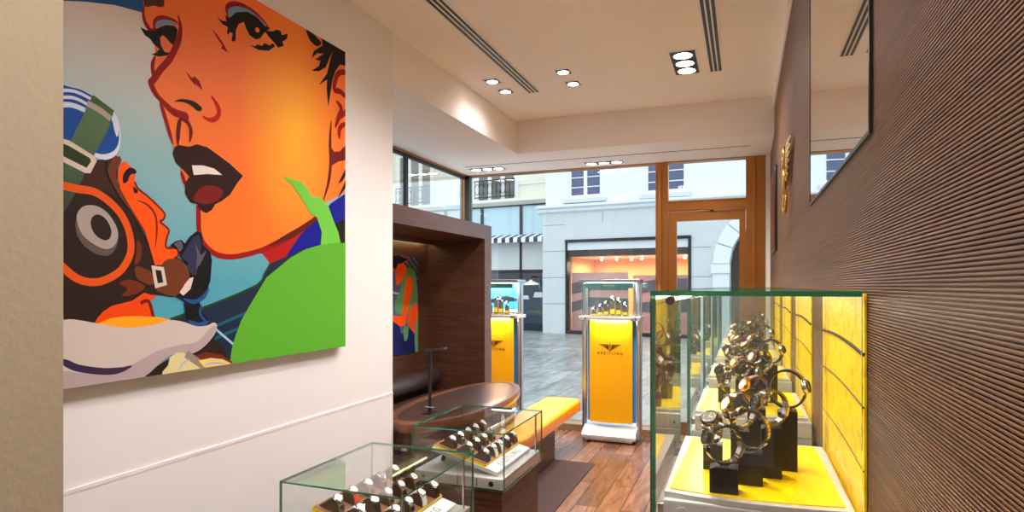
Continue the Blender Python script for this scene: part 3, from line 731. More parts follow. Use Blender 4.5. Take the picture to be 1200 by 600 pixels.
    # foot
    f = MB(); f.prism([(-0.20, 0.045), (-0.205, 0.075), (-0.17, 0.105), (-0.06, 0.15), (0.06, 0.175), (0.1, 0.175), (0.1, 0.045)], -0.285, 0.285, 'x', mat('pale_metal', rgb(222, 228, 234), 0.25, 0.4)); 
    f.box(-0.25, 0.25, -0.185, 0.1, 0.02, 0.045, M_silver); f.build('foot', parent=rt)
    for s_ in (-1, 1):
        f = MB(); f.cyl((s_*0.22, -0.15, 0), (s_*0.22, -0.15, 0.02), 0.02, M_black, 14); f.cyl((s_*0.22, 0.07, 0), (s_*0.22, 0.07, 0.02), 0.02, M_black, 14); f.build('caster', parent=rt)
    if pic:
        f = MB(); f.box(-0.25, 0.25, 0.06, 0.068, 1.345, H-0.05, mat('sky_blue_print', rgb(38, 140, 220), 0.4))
        f.prism([(-0.25, 1.50), (-0.1, 1.49), (0.02, 1.53), (0.12, 1.535), (0.25, 1.50), (0.25, 1.48), (0.1, 1.47), (-0.05, 1.455), (-0.25, 1.46)], 0.055, 0.06, 'y', M_dark)
        f.box(-0.25, 0.25, 0.056, 0.06, 1.345, 1.38, mat('pale_cloud_print', rgb(190, 220, 240), 0.5)); f.build('backdrop_picture', parent=rt)
    return rt
stand(-1.33, 6.56, 'silver watch stand with a yellow panel standing by the bronze door frame', False)
stand(-2.67, 6.56, 'silver watch stand with a yellow panel half hidden behind the timber booth', True)
# small watches on grey blocks inside the stands
def small_block():
    f = MB(); f.prism([(-0.024, 0), (0.024, 0), (0.022, 1), (-0.022, 1)], -0.02, 0.02, 'y', mat('grey_block', rgb(96, 84, 70), 0.6))
    f.box(-0.022, 0.022, -0.0215, -0.02, 0.12, 0.45, M_yellow); return f
sbp = None; swp = None
swp = ring_watch('wristwatch', 0.036, 0.021, M_blackleather, M_steel, M_dial_w, 155, 1, (0, 0, 0), 0, 0, None, None, False)
for q in [o for o in COL.objects if o.parent == swp]: pass
kids(swp)
hs = [0.035, 0.065, 0.095, 0.15, 0.13, 0.085]; first = True
for si, (sx0, nm, idx) in enumerate(((-1.33, 'the stand by the bronze door', range(6)), (-2.67, 'the stand behind the booth', range(6)))):
    for j in idx:
        x = sx0-0.17+0.066*j; y = 6.56-0.09+0.02*(j % 2); h = hs[j]
        if sbp is None:
            o = sbp = small_block().build('display_block')
        else:
            o = sbp.copy(); COL.objects.link(o)
        o.location = (x, y, 1.335); o.scale = (1, 1, h)
        w_ = ['leftmost', 'second from left', 'third from left', 'fourth from left', 'fifth from left', 'rightmost'][j]
        tag(o, '%s grey display block in %s' % (w_, nm), 'display block', 'grey blocks in the window stands')
        w = swp if first else copy_tree(swp); first = False
        w.location = (x, y, 1.335+h); w.rotation_euler = (0, 0, math.radians(78 + random.uniform(-8, 8)))
        w.scale = (0.85, 0.85, 0.85)
        tag(w, 'white-dialled watch on the %s block in %s' % (w_, nm), 'watch', 'watches in the window stands')

# ------------------------------------------------------------------ mirror, emblem, dark panel on the right wall
rt = empty('wall_mirror', (XR-0.003, 2.12, 2.35), label='large rectangular mirror set into the ribbed walnut wall', cat='mirror')
f = MB(); f.box(-0.002, 0.002, -0.62, 0.63, -0.366, 0.80, mat('mirror_silver', (0.86, 0.84, 0.83, 1), 0.015, 1.0)); f.build('mirror_glass', parent=rt)
f = MB(); f.box(-0.004, 0.003, -0.632, -0.62, -0.376, 0.81, M_black); f.box(-0.004, 0.003, 0.63, 0.636, -0.376, 0.81, M_black); f.box(-0.004, 0.003, -0.62, 0.63, -0.376, -0.366, M_black); f.box(-0.004, 0.003, -0.62, 0.63, 0.80, 0.81, M_black); f.build('mirror_edge', parent=rt)
# gold winged emblem in relief
em = empty('winged_emblem', (XR-0.012, 3.98, 2.31), label='gold winged emblem mounted in relief on the ribbed wall', cat='emblem')
for s_ in (-1, 1):
    f = MB()
    for k in range(6):
        z = 0.17-0.05*k; Lw = 0.52-0.07*k
        P_ = [(-0.012-0.01*math.sin(math.pi*i/7), s_*(0.08+Lw*i/7), z+0.03*math.sin(math.pi*i/9)+0.03*(i/7)) for i in range(8)]
        f.tube(P_, [0.017]*6+[0.013, 0.006], M_gold, 8)
    f.build('wing', parent=em)
f = MB(); 
f.tube([(-0.03, 0.03, -0.2), (-0.03, 0.03, 0.24)], 0.02, M_gold, 10)
f.tube([(-0.03, 0.03, 0.24), (-0.035, -0.05, 0.23), (-0.035, -0.075, 0.15), (-0.035, -0.05, 0.06), (-0.03, 0.03, 0.04)], 0.018, M_gold, 10)
f.tube([(-0.03, 0.03, 0.04), (-0.035, -0.07, 0.02), (-0.035, -0.095, -0.07), (-0.035, -0.06, -0.18), (-0.03, 0.03, -0.19)], 0.018, M_gold, 10)
f.build('letter', parent=em)
f = MB(); f.tube([(-0.025, -0.22, -0.16), (-0.03, -0.15, -0.27), (-0.03, 0.0, -0.33), (-0.03, 0.15, -0.27), (-0.025, 0.22, -0.16)], [0.006, 0.018, 0.02, 0.018, 0.006], M_gold, 8); f.tube([(-0.03, 0, -0.33), (-0.03, 0, -0.18)], 0.016, M_gold, 8); f.build('anchor', parent=em)
em.scale = (0.62, 0.66, 0.66)
rt = empty('wall_screen', (XR-0.008, 5.82, 2.29), label='narrow dark framed screen on the ribbed wall near the door', cat='screen')
f = MB(); f.box(-0.012, 0.008, -0.37, 0.37, -0.35, 0.35, M_black, bev=0.003); f.build('frame', parent=rt)
f = MB(); f.box(-0.014, -0.012, -0.35, 0.35, -0.33, 0.33, mat('dark_screen', rgb(40, 30, 34), 0.12)); f.build('screen_face', parent=rt)

# ------------------------------------------------------------------ ceiling lights and vents
def lamp(kind, x, y, z, n, r, along, lab, energy, group, warm=(1.0, 0.96, 0.94)):
    rt = empty('ceiling_light', (x, y, z), label=lab, cat='ceiling light', group=group)
    sp = r*2.25; L_ = sp*n/2; w = r*1.2
    def bx(mb, a0, a1, b0, b1, z0, z1, m): 
        return mb.box(a0, a1, b0, b1, z0, z1, m) if along == 'x' else mb.box(b0, b1, a0, a1, z0, z1, m)
    f = MB(); t = 0.014
    bx(f, -L_-t, L_+t, -w-t, -w, -0.004, 0, M_white); bx(f, -L_-t, L_+t, w, w+t, -0.004, 0, M_white); bx(f, -L_-t, -L_, -w, w, -0.004, 0, M_white); bx(f, L_, L_+t, -w, w, -0.004, 0, M_white); f.build('frame', parent=rt)
    f = MB(); bx(f, -L_, L_, -w, w, -0.002, 0, M_black); f.build('recess', parent=rt)
    for i in range(n):
        o = (i-(n-1)/2)*sp; cx, cy = (o, 0) if along == 'x' else (0, o)
        f = MB(); f.lathe([(r*0.98, -0.002), (r*0.98, -0.007), (r*0.86, -0.009), (r*0.84, -0.004)], 24, M_steel, c=(cx, cy, 0)); b_o = f.build('bulb_ring', parent=rt)
        f = MB(); f.lathe([(r*0.84, -0.004), (r*0.84, -0.0075), (r*0.4, -0.0085)], 20, M_lamp, c=(cx, cy, 0)); f.build('bulb', parent=rt)
        ld = bpy.data.lights.new('bulb_light', 'SPOT'); ld.energy = energy*LAMP_W; ld.spot_size = math.radians(146); ld.spot_blend = 0.75; ld.shadow_soft_size = r*0.8; ld.color = warm
        lo = bpy.data.objects.new('bulb_light', ld); COL.objects.link(lo); lo.parent = rt; lo.location = (cx, cy, -0.03)
    return rt
GC = 'recessed ceiling spotlights'
lamp('a', -1.953, 4.707, ZU, 1, 0.05, 'x', 'single recessed light left of the slot vent, nearer the room', 2.5, GC)
lamp('a', -1.944, 4.990, ZU, 1, 0.05, 'x', 'single recessed light left of the slot vent, nearer the window', 2.5, GC)
lamp('a', -1.341, 4.699, ZU, 1, 0.05, 'x', 'single recessed light right of the long vent, nearer the room', 22, GC)
lamp('a', -1.340, 5.000, ZU, 1, 0.05, 'x', 'single recessed light right of the long vent, nearer the window', 22, GC)
lamp('b', -0.42, 4.84, ZU, 3, 0.075, 'y', 'triple recessed light in the ceiling beside the right slot vent', 25, GC)
lamp('c', -2.80, 6.60, ZS, 3, 0.062, 'x', 'triple recessed light in the soffit above the booth end', 16, GC, (1, 0.95, 0.9))
lamp('c', -1.45, 6.72, ZS, 3, 0.062, 'x', 'triple recessed light in the soffit above the window stand', 16, GC, (1, 0.95, 0.9))
for (x, y, w_, e_) in ((-1.0, 3.0, 'above the square cases', 15), (-0.42, 2.0, 'above the nearest wall case', 14), (-0.7, 0.6, 'over the near end of the room', 12), (-0.6, -1.2, 'at the rear of the room', 20)):  # unseen ceiling lamps, added to fill the room with bounced light
    lamp('d', x, y, ZU, 3, 0.075, 'y', 'added unseen triple light in the ceiling %s' % w_, e_, GC)
def vent(x, w, y0, y1, lab):
    rt = empty('slot_vent', (x, (y0+y1)/2, ZU), label=lab, cat='air vent', group='ceiling slot vents')
    h = (y1-y0)/2
    f = MB(); f.box(-w/2, w/2, -h, h, -0.003, 0, M_black); f.build('slots', parent=rt)
    f = MB(); n = 3
    for i in range(n+1):
        cx = -w/2+w*i/n; f.box(cx-w*0.055, cx+w*0.055, -h, h, -0.006, -0.003, M_white)
    f.build('blades', parent=rt)
vent(-1.72, 0.105, -0.5, 5.11, 'long black slot vent in the ceiling left of centre')
vent(-0.205, 0.095, 1.0, 5.11, 'black slot vent in the ceiling near the ribbed wall')
rt = MB().box(-3.0, 0.06, 6.40, 6.415, ZS-0.003, ZS, mat('grey_shadow_gap', rgb(120, 105, 100), 0.6)).build('slot_track', label='thin grey track line running across the window soffit', cat='ceiling track')
# booth cove light
ld = bpy.data.lights.new('cove_lamp', 'AREA'); ld.shape = 'RECTANGLE'; ld.size = 0.05; ld.size_y = 2.1; ld.energy = 0.5*LAMP_W; ld.color = (1, 0.85, 0.45)
lo = bpy.data.objects.new('cove_lamp', ld); COL.objects.link(lo); lo.parent = bt; lo.location = (-3.13+2.85, -0.1, 2.10)

# ------------------------------------------------------------------ the big painting
def catmull(p, n=5, closed=True):
    out = []; N = len(p)
    for i in range(N if closed else N-1):
        if closed: p0, p1, p2, p3 = p[i-1], p[i], p[(i+1) % N], p[(i+2) % N]
        else: p0, p1, p2, p3 = p[max(0, i-1)], p[i], p[i+1], p[min(N-1, i+2)]
        for j in range(n):
            t = j/n; out.append(tuple(0.5*((2*p1[k])+(-p0[k]+p2[k])*t+(2*p0[k]-5*p1[k]+4*p2[k]-p3[k])*t*t+(-p0[k]+3*p1[k]-3*p2[k]+p3[k])*t**3) for k in (0, 1)))
    if not closed: out.append(p[-1])
    return out
def clip(poly, b):
    for ax, lim, sg_ in ((0, b[0], 1), (0, b[1], -1), (1, b[2], 1), (1, b[3], -1)):
        out = []
        for i in range(len(poly)):
            p, q = poly[i-1], poly[i]; ip = sg_*(p[ax]-lim) >= 0; iq = sg_*(q[ax]-lim) >= 0
            if ip != iq:
                t = (lim-p[ax])/(q[ax]-p[ax]); out.append((p[0]+t*(q[0]-p[0]), p[1]+t*(q[1]-p[1])))
            if iq: out.append(q)
        poly = out
        if len(poly) < 3: return []
    return poly
class Art:
    """flat colour shapes printed on a canvas that faces +X"""
    def __init__(s, X, bounds, org=(0, 0), sc=1.0):
        s.X = X; s.b = bounds; s.mb = MB(); s.n = 0; s.org = org; s.sc = sc
    def map(s, p): return onX(s.org[0]+p[0]/s.sc, s.org[1]+p[1]/s.sc, s.X)
    def at(s, ox, oy, sc): s.org = (ox, oy); s.sc = sc; return s
    def fill(s, pts, m, smooth=True, n=5):
        q = [s.map(p) for p in pts]
        if smooth: q = catmull(q, n)
        q = clip(q, s.b); s._add(q, m)
    def _add(s, q, m):
        if len(q) < 3: return
        s.n += 1; x = s.X+0.00005*s.n; k = s.mb.mi(m)
        vs = [s.mb.bm.verts.new((x, a, b)) for a, b in q]
        for t in tessellate_polygon([[Vector((a, b, 0)) for a, b in q]]):
            try:
                f = s.mb.bm.faces.new([vs[i] for i in t]); f.material_index = k
            except ValueError: pass
    def line(s, pts, w, m, taper=True, n=6):
        w *= 0.62; q = catmull([s.map(p) for p in pts], n, False); N = len(q); Lf = []; Rt = []
        for i in range(N):
            a = q[max(0, i-1)]; b = q[min(N-1, i+1)]; dx, dy = b[0]-a[0], b[1]-a[1]; l = math.hypot(dx, dy) or 1
            ww = w/2*(0.25+0.75*min(1, 4*min(i, N-1-i)/N) if taper else 1)
            Lf.append((q[i][0]-dy/l*ww, q[i][1]+dx/l*ww)); Rt.append((q[i][0]+dy/l*ww, q[i][1]-dx/l*ww))
        s._add(clip(Lf+Rt[::-1], s.b), m)
def ink(name, r, g, b): return mat('ink_'+name, rgb(r, g, b), 0.6, spec=0.2)
def grad(name, c0, c1, centre=None, radius=None, axis=None, a0=0, a1=1, c2=None):
    """printed colour blend of the artwork itself"""
    m = bpy.data.materials.new('ink_'+name); m.use_nodes = True; n = m.node_tree; b = n.nodes['Principled BSDF']; b.inputs['Roughness'].default_value = 0.55
    t = n.nodes.new('ShaderNodeTexCoord'); mp = n.nodes.new('ShaderNodeMapping'); g = n.nodes.new('ShaderNodeTexGradient'); r = n.nodes.new('ShaderNodeValToRGB')
    if centre:
        g.gradient_type = 'SPHERICAL'
        mp.inputs['Location'].default_value = (0, -centre[0]/radius[0], -centre[1]/radius[1]); mp.inputs['Scale'].default_value = (0, 1/radius[0], 1/radius[1])
    else:
        mp.inputs['Rotation'].default_value = (0, math.pi/2, 0); s_ = 1/(a1-a0)
        mp.inputs['Scale'].default_value = (1, 1, s_)
        mp.vector_type = 'POINT'
    if centre:
        n.links.new(t.outputs['Object'], mp.inputs[0]); n.links.new(mp.outputs[0], g.inputs[0]); n.links.new(g.outputs['Fac'], r.inputs[0])
    else:
        sp = n.nodes.new('ShaderNodeSeparateXYZ'); mr = n.nodes.new('ShaderNodeMapRange'); mr.inputs[1].default_value = a0; mr.inputs[2].default_value = a1
        n.links.new(t.outputs['Object'], sp.inputs[0]); n.links.new(sp.outputs['Z'], mr.inputs[0]); n.links.new(mr.outputs[0], r.inputs[0])
    r.color_ramp.elements[0].color = c0; r.color_ramp.elements[1].color = c1
    if c2: e = r.color_ramp.elements.new(0.55); e.color = c2
    n.links.new(r.outputs[0], b.inputs['Base Color'])
    return m
PX = -2.155
pb = (1.27, onX(404.5, 300, PX)[0], onX(404, 406, PX)[1], onX(404, 60.8, PX)[1])
pr_ = empty('pop_art_painting', (0, 0, 0), label='huge pop art painting of a woman and a pilot on the left wall', cat='painting')
f = MB(); f.box(XL+0.008, PX-0.0002, pb[0], pb[1], pb[2], pb[3], mat('canvas_side', rgb(176, 182, 164), 0.7)); f.build('canvas', parent=pr_)
A = Art(PX, pb)
K = ink('black', 24, 12, 10); RD = ink('deep_red', 150, 8, 6); OR = ink('orange', 255, 128, 0); LB = ink('lid_blue', 118, 150, 178); GRN = ink('green', 92, 172, 44)
GRN2 = ink('light_green', 110, 196, 66); SKN = grad('face', rgb(250, 112, 0), rgb(255, 178, 14), centre=onX(345, 150, PX), radius=(0.38, 0.62)); SKY = grad('sky', rgb(70, 158, 178), rgb(226, 214, 208), a0=onX(150, 330, PX)[1], a1=onX(150, 40, PX)[1], c2=rgb(140, 182, 186))
BLU = ink('blue', 38, 88, 156); NVY = ink('navy', 24, 38, 62); TEA = ink('teal', 8, 92, 108); ROY = ink('royal', 6, 8, 140)
A.fill([(0, -300), (0, 700), (450, 700), (450, -300)], SKY, False)
A.fill([(30, -400), (30, -2), (74, 1), (100, 2), (135, 6), (172, 16), (190, -60), (190, -400)], BLU, False)
# woman
face = [(168, -400), (168, -30), (168, 9), (170, 24), (176, 35), (181, 50), (181.7, 65), (178, 80), (179.5, 91), (176, 98), (185, 114), (194.7, 145), (202.7, 170), (208, 190), (213, 201), (216, 215), (224, 232), (232, 241), (233, 256), (233, 272), (242, 290), (259, 300), (280, 300), (305, 293), (340, 276), (371, 253), (384, 236), (412, 222), (450, 222), (450, -400)]
A.fill(face, SKN, False)
A.fill([(298, 294), (308, 298), (315, 307), (321, 320), (345, 310), (356, 276), (376, 250), (340, 274)], ink('neck_red', 176, 16, 6), False)
A.fill([(331, 310), (338, 296), (352, 275), (372, 255), (388, 238), (412, 222), (412, 300), (370, 300)], ROY, False)
A.fill([(393, 262), (400, 258), (408, 256), (408, 286), (396, 286)], K, False)
A.at(200, 220, 2.859)
A.line([(93, 60), (93, 100), (96, 150), (112, 190), (150, 222), (200, 232), (260, 222), (330, 200), (410, 160), (495, 95)], 0.040, RD, False)
A.line([(330, 196), (400, 160), (450, 130), (500, 92)], 0.05, ink('dark_jaw', 96, 16, 6))
# eyes, brow, lashes
A.at(160, 0, 4.615)
A.fill([(38, -60), (40, 34), (62, 38), (90, 30), (135, 40), (150, 30), (145, -60)], ink('brow', 92, 46, 26), False)
A.line([(42, 30), (36, 70), (46, 120), (76, 165), (98, 160), (100, 120), (120, 100), (160, 98), (205, 112), (226, 132)], 0.030, RD)
A.fill([(104, 152), (106, 122), (125, 110), (160, 106), (200, 118), (220, 138), (190, 132), (150, 134), (120, 148)], LB)
A.fill([(18, 146), (55, 164), (98, 166), (122, 148), (160, 134), (205, 140), (222, 160), (216, 205), (207, 252), (182, 232), (160, 205), (142, 190), (127, 202), (130, 240), (150, 280), (180, 286), (165, 300), (120, 306), (80, 295), (104, 285), (124, 265), (92, 240), (74, 212), (44, 190)], K, False)
A.line([(224, 84), (236, 130), (234, 190), (214, 250), (178, 320), (130, 375), (92, 430), (78, 452), (112, 520), (180, 580), (200, 600)], 0.042, RD)
A.line([(100, 300), (86, 350), (90, 400), (100, 425)], 0.026, RD)
A.line([(494, 92), (487, 45), (515, 22), (565, 28), (620, 58), (672, 100), (716, 152)], 0.036, RD)
A.fill([(500, 92), (496, 50), (540, 34), (600, 50), (650, 85), (702, 138), (655, 118), (600, 80), (560, 68), (520, 82)], LB)
A.fill([(435, 92), (462, 112), (486, 116), (478, 82), (502, 96), (540, 66), (600, 64), (650, 92), (690, 138), (722, 152), (704, 165), (686, 182), (668, 208), (645, 214), (612, 192), (592, 155), (580, 118), (552, 130), (536, 165), (536, 215), (524, 228), (512, 216), (520, 182), (504, 172), (495, 188), (488, 178), (494, 146), (466, 132)], K, False)
A.fill([(690, 165), (735, 170), (758, 160), (780, 168), (784, 190), (818, 182), (812, 210), (788, 226), (796, 248), (765, 258), (745, 232), (720, 205)], K, False)
A.fill([(612, 246), (640, 250), (652, 240), (680, 248), (690, 232), (718, 246), (738, 232), (748, 252), (712, 275), (660, 270)], K, False)
A.fill([(642, 152), (656, 150), (664, 162), (658, 176), (644, 170)], OR)
A.fill([(405, 156), (436, 188), (466, 232), (496, 286), (458, 262), (462, 244), (440, 214)], RD, False)
A.fill([(265, 384), (296, 420), (316, 414), (340, 440), (357, 488), (328, 462), (314, 446), (322, 468), (290, 430)], RD, False)
A.fill([(1000, 200), (1140, 285), (1140, 362), (1100, 348), (1075, 385), (1060, 430), (1036, 577), (1028, 480), (1030, 430), (985, 460), (1028, 400), (1058, 280), (1022, 365), (985, 385), (945, 383), (985, 358), (994, 330), (965, 322), (1012, 290), (975, 288), (945, 316), (958, 276), (1005, 245)], K, False)
A.fill([(918, 160), (960, 188), (998, 232), (975, 250), (940, 222), (924, 190)], K)
A.line([(1140, 392), (1096, 394), (1076, 430), (1070, 485), (1100, 495), (1140, 532)], 0.05, RD, False)
A.at(160, 100, 3.75)
A.line([(100, 60), (130, 160), (160, 262)], 0.028, RD)
A.line([(195, 375), (205, 410), (214, 440)], 0.028, RD)
A.line([(110, 76), (160, 115), (192, 128), (216, 136), (222, 158)], 0.05, RD)
A.line([(192, 140), (183, 195), (180, 262)], 0.03, ink('philtrum', 110, 12, 8))
A.line([(190, 150), (222, 160), (238, 200), (232, 250)], 0.028, ink('philtrum', 110, 12, 8))
A.fill([(166, 70), (200, 60), (250, 70), (284, 96), (284, 110), (266, 112), (238, 88), (205, 74)], K)
A.line([(327, 46), (350, 80), (362, 115), (350, 144), (322, 152), (290, 136)], 0.036, ink('wing_red', 200, 20, 8))
A.fill([(157, 300), (166, 272), (182, 262), (230, 270), (265, 259), (310, 272), (360, 308), (410, 345), (467, 398), (440, 432), (410, 480), (372, 510), (345, 522), (330, 548), (305, 562), (280, 545), (264, 522), (235, 515), (212, 475), (212, 430), (232, 400), (205, 372), (170, 340)], ink('lip', 44, 14, 12), False)
A.fill([(242, 352), (290, 352), (340, 366), (376, 394), (310, 390), (250, 394)], ink('teeth', 238, 226, 218), False)
A.fill([(250, 505), (262, 470), (290, 446), (330, 440), (372, 455), (378, 480), (350, 508), (300, 522)], ink('lip_red', 122, 18, 14))
A.line([(876, 68), (898, 100), (888, 140), (872, 186)], 0.05, RD); A.line([(925, 112), (890, 140)], 0.05, RD, False); A.line([(920, 165), (892, 190), (890, 236)], 0.05, RD)
A.line([(855, 158), (850, 250), (852, 350), (842, 430), (820, 505)], 0.036, ink('ear_dark', 110, 10, 6))
A.fill([(852, 270), (868, 292), (892, 290), (930, 250), (930, 325), (884, 336), (862, 350), (846, 350)], ink('ear_dark', 110, 10, 6), False)
A.fill([(925, 350), (884, 433), (902, 422), (925, 385)], K, False); A.fill([(925, 400), (880, 502), (896, 480), (925, 440)], K, False)
A.at(0, 0, 1)
# cockpit
A.fill([(199, 375), (238, 361), (302, 334), (318, 308), (360, 290), (300, 450), (199, 450)], NVY, False)
A.line([(199, 374), (250, 356), (301, 334), (309, 322), (317, 308)], 0.016, ink('frame_green', 34, 66, 22), False, 2)
A.line([(250, 383), (292, 365)], 0.022, TEA, False, 1); A.line([(248, 398), (286, 382)], 0.022, TEA, False, 1); A.line([(248, 382), (276, 406)], 0.018, ink('pale_blue', 158, 180, 224), False, 1)
A.fill([(268, 432), (271, 410), (275, 395), (282, 376), (291, 360), (312, 325), (340, 302), (358, 292), (375, 287), (376.6, 272), (371, 255), (363, 250), (354, 234), (343, 218), (330.7, 206.7), (352, 213), (360, 222), (365, 231), (373, 230), (384, 241), (391, 260), (396, 272), (399, 285), (420, 282), (420, 450), (268, 450)], GRN, False)
A.fill([(330.7, 206.7), (352, 213), (360, 222), (365, 231), (373, 230), (384, 241), (391, 260), (396, 272), (398, 284), (376, 287), (376.6, 272), (371, 255), (363, 250), (354, 234), (343, 218)], GRN2, False)
# pilot
BR = ink('brown', 62, 32, 22); BR2 = ink('dark_brown', 40, 24, 18); BR3 = ink('mid_brown', 110, 52, 26); OR2 = ink('red_orange', 250, 84, 0); GS = grad('strap_green', rgb(30, 50, 32), rgb(76, 112, 62), a0=onX(100, 250, PX)[1], a1=onX(100, 110, PX)[1]); PAL = ink('pale', 206, 190, 182); WH = ink('white', 214, 220, 238)
A.fill([(60, 225), (74, 212), (95, 197), (110, 188), (126, 186), (140, 183), (142, 188), (138, 196), (137, 215), (151, 242), (169, 269), (181, 293), (186, 312), (204, 300), (218, 308), (222, 325), (214, 342), (202, 348), (180, 345), (160, 353), (130, 359), (118, 368), (110, 380), (60, 385)], BR2, False)
A.fill([(60, 214), (95, 200), (110, 190), (128, 188), (140, 183), (134, 200), (128, 214), (140, 232), (120, 222), (95, 220), (60, 222)], BR, False)
A.line([(138, 184), (131, 200), (134, 216), (150, 240), (168, 268), (180, 294)], 0.05, BR3, False)
A.line([(125, 186), (124, 200), (136, 226), (156, 254), (172, 284), (180, 302)], 0.014, K, False)
A.at(70, 80, 3.75)
A.fill([(-40, 81), (60, 83), (115, 103), (188, 149), (242, 202), (262, 260), (264, 330), (245, 380), (205, 402), (160, 392), (100, 350), (-40, 300)], WH)
A.fill([(-40, 84), (60, 86), (115, 106), (186, 152), (236, 206), (256, 262), (256, 325), (236, 362), (195, 378), (150, 370), (90, 335), (-40, 285)], ink('ball_blue', 22, 74, 152))
A.line([(-40, 100), (40, 98), (90, 112), (140, 138)], 0.018, WH, False); A.line([(-40, 130), (40, 128), (80, 138), (130, 165)], 0.018, WH, False); A.line([(-40, 166), (30, 160), (70, 168), (110, 185)], 0.028, WH, False)
A.line([(212, 190), (240, 235), (250, 300)], 0.03, WH); 
A.fill([(146, 118), (236, 186), (214, 262), (150, 380), (40, 600), (-40, 700), (-40, 480), (50, 310), (108, 190), (124, 148)], GS, False)
A.fill([(146, 118), (236, 186), (226, 214), (124, 150)], ink('strap_top', 62, 96, 48), False)
A.line([(118, 154), (170, 182), (222, 222)], 0.035, ink('strap_edge', 176, 160, 150), False)
A.fill([(-40, 290), (18, 312), (40, 318), (152, 388), (160, 408), (132, 462), (108, 460), (-40, 385)], ink('buckle', 214, 194, 180), False)
A.fill([(-40, 310), (35, 340), (130, 395), (135, 410), (115, 438), (-40, 360)], ink('buckle_hole', 40, 58, 34), False)
A.at(70, 200, 3.333)
A.line([(-20, 50), (60, 70), (130, 82), (190, 120), (240, 175), (270, 245), (274, 320), (240, 385), (190, 420), (130, 436), (60, 418), (-20, 350)], 0.045, ink('ring_orange', 226, 84, 16), False)
A.fill([(62, 180), (80, 146), (110, 134), (150, 140), (190, 170), (222, 225), (226, 270), (212, 310), (185, 332), (140, 325), (90, 290), (62, 240)], ink('disc_shade', 96, 80, 74))
A.fill([(64, 180), (82, 146), (112, 135), (150, 142), (188, 170), (220, 222), (224, 265), (205, 298), (170, 305), (120, 280), (80, 240)], ink('disc', 168, 152, 146))
A.fill([(118, 205), (128, 178), (152, 172), (180, 192), (198, 228), (196, 258), (178, 272), (150, 262), (128, 238)], BR2)
A.fill([(290, 385), (305, 374), (360, 400), (360, 445), (310, 430), (295, 410)], BR3)
A.fill([(300, 270), (318, 300), (312, 350), (290, 365), (296, 320)], ink('red_brown', 112, 40, 20)); A.fill([(230, 440), (270, 425), (330, 450), (300, 480), (240, 490), (262, 462)], ink('red_brown', 112, 40, 20))
A.at(0, 0, 1)
pf = [(137, 203), (141, 191), (146, 189), (151, 194), (158, 200), (157, 213), (161, 221), (171, 229), (182, 239), (192, 250), (191, 257), (187, 260), (197, 269), (195, 278), (194, 290), (206, 291), (208, 299), (202, 305), (190, 310), (181, 311), (169, 270), (151, 241), (140, 221)]
A.fill(pf, OR2, False)
A.line([(157, 213), (161, 221), (171, 229), (182, 239), (192, 250), (191, 257), (187, 260), (197, 269), (195, 278), (194, 290), (206, 291), (208, 299), (203, 303)], 0.014, ink('face_line', 120, 16, 6), False)
A.line([(160, 235), (172, 240), (181, 252), (183, 270), (181, 290)], 0.014, ink('face_line', 120, 16, 6))
A.fill([(143, 212), (144, 204), (150, 197), (157, 198), (159, 203), (152, 205), (149, 212), (145, 215)], K); A.fill([(155, 218), (161, 223), (160, 227), (156, 226)], K, False)
A.fill([(188, 312), (196, 304), (208, 304), (218, 312), (221, 326), (214, 342), (202, 347), (190, 344), (182, 338)], BR3)
A.fill([(176.5, 311), (191, 313), (195, 334), (181, 338)], ink('buckle', 214, 194, 180), False); A.fill([(181, 316), (188, 317), (190.5, 331), (184, 332)], BR2, False)
A.at(70, 200, 3.333)
GL = ink('glove', 16, 14, 20)
A.fill([(428, 292), (448, 276), (472, 270), (488, 286), (505, 258), (532, 236), (552, 244), (558, 290), (585, 318), (592, 350), (586, 430), (568, 482), (545, 512), (552, 550), (590, 600), (560, 612), (500, 600), (488, 560), (484, 512), (450, 490), (480, 470), (505, 420), (500, 370), (470, 340), (458, 310)], GL, False)
A.fill([(445, 285), (470, 276), (478, 300), (465, 316), (455, 300)], ink('slate', 90, 86, 96)); A.fill([(500, 290), (515, 262), (540, 250), (552, 290), (545, 340), (530, 410), (505, 400), (498, 360), (470, 338)], ink('slate_blue', 44, 48, 78), False)
A.fill([(525, 280), (548, 330), (572, 310), (548, 362), (530, 385), (534, 330)], ink('slate', 90, 86, 96), False)
A.fill([(465, 476), (488, 440), (505, 420), (520, 416), (508, 462), (480, 488)], ink('cuff_pale', 226, 200, 190), False)
A.line([(480, 500), (520, 512), (558, 494), (580, 458)], 0.030, ink('glove_blue', 26, 78, 140)); A.line([(552, 520), (546, 560), (570, 590)], 0.02, ink('glove_blue', 26, 78, 140)); A.line([(500, 586), (540, 602), (582, 588)], 0.03, ink('glove_blue', 26, 78, 140))
A.at(70, 340, 5)
A.fill([(195, 200), (215, 165), (250, 125), (300, 92), (420, 62), (490, 15), (565, 36), (520, 66), (545, 165), (230, 220)], ink('neck_orange', 236, 70, 0), False)
A.line([(468, 76), (516, 66), (545, 160)], 0.022, ink('face_line', 120, 16, 6), False)
A.fill([(640, 400), (760, 360), (860, 300), (930, 250), (900, 290), (960, 340), (985, 400), (1010, 470), (480, 560), (470, 500)], BR2, False)
A.fill([(770, 392), (850, 362), (940, 378), (1010, 420), (990, 440), (880, 400), (800, 420)], ink('red_brown', 112, 40, 20), False)
A.fill([(218, 196), (290, 165), (370, 154), (450, 152), (580, 158), (655, 178), (600, 220), (400, 230)], ink('collar', 255, 164, 24), False)
A.fill([(-60, 180), (20, 174), (80, 172), (220, 196), (330, 216), (420, 220), (560, 200), (640, 176), (720, 186), (800, 212), (860, 206), (896, 190), (916, 205), (900, 262), (830, 340), (760, 374), (700, 370), (640, 386), (570, 440), (500, 500), (420, 560), (-60, 700)], PAL)
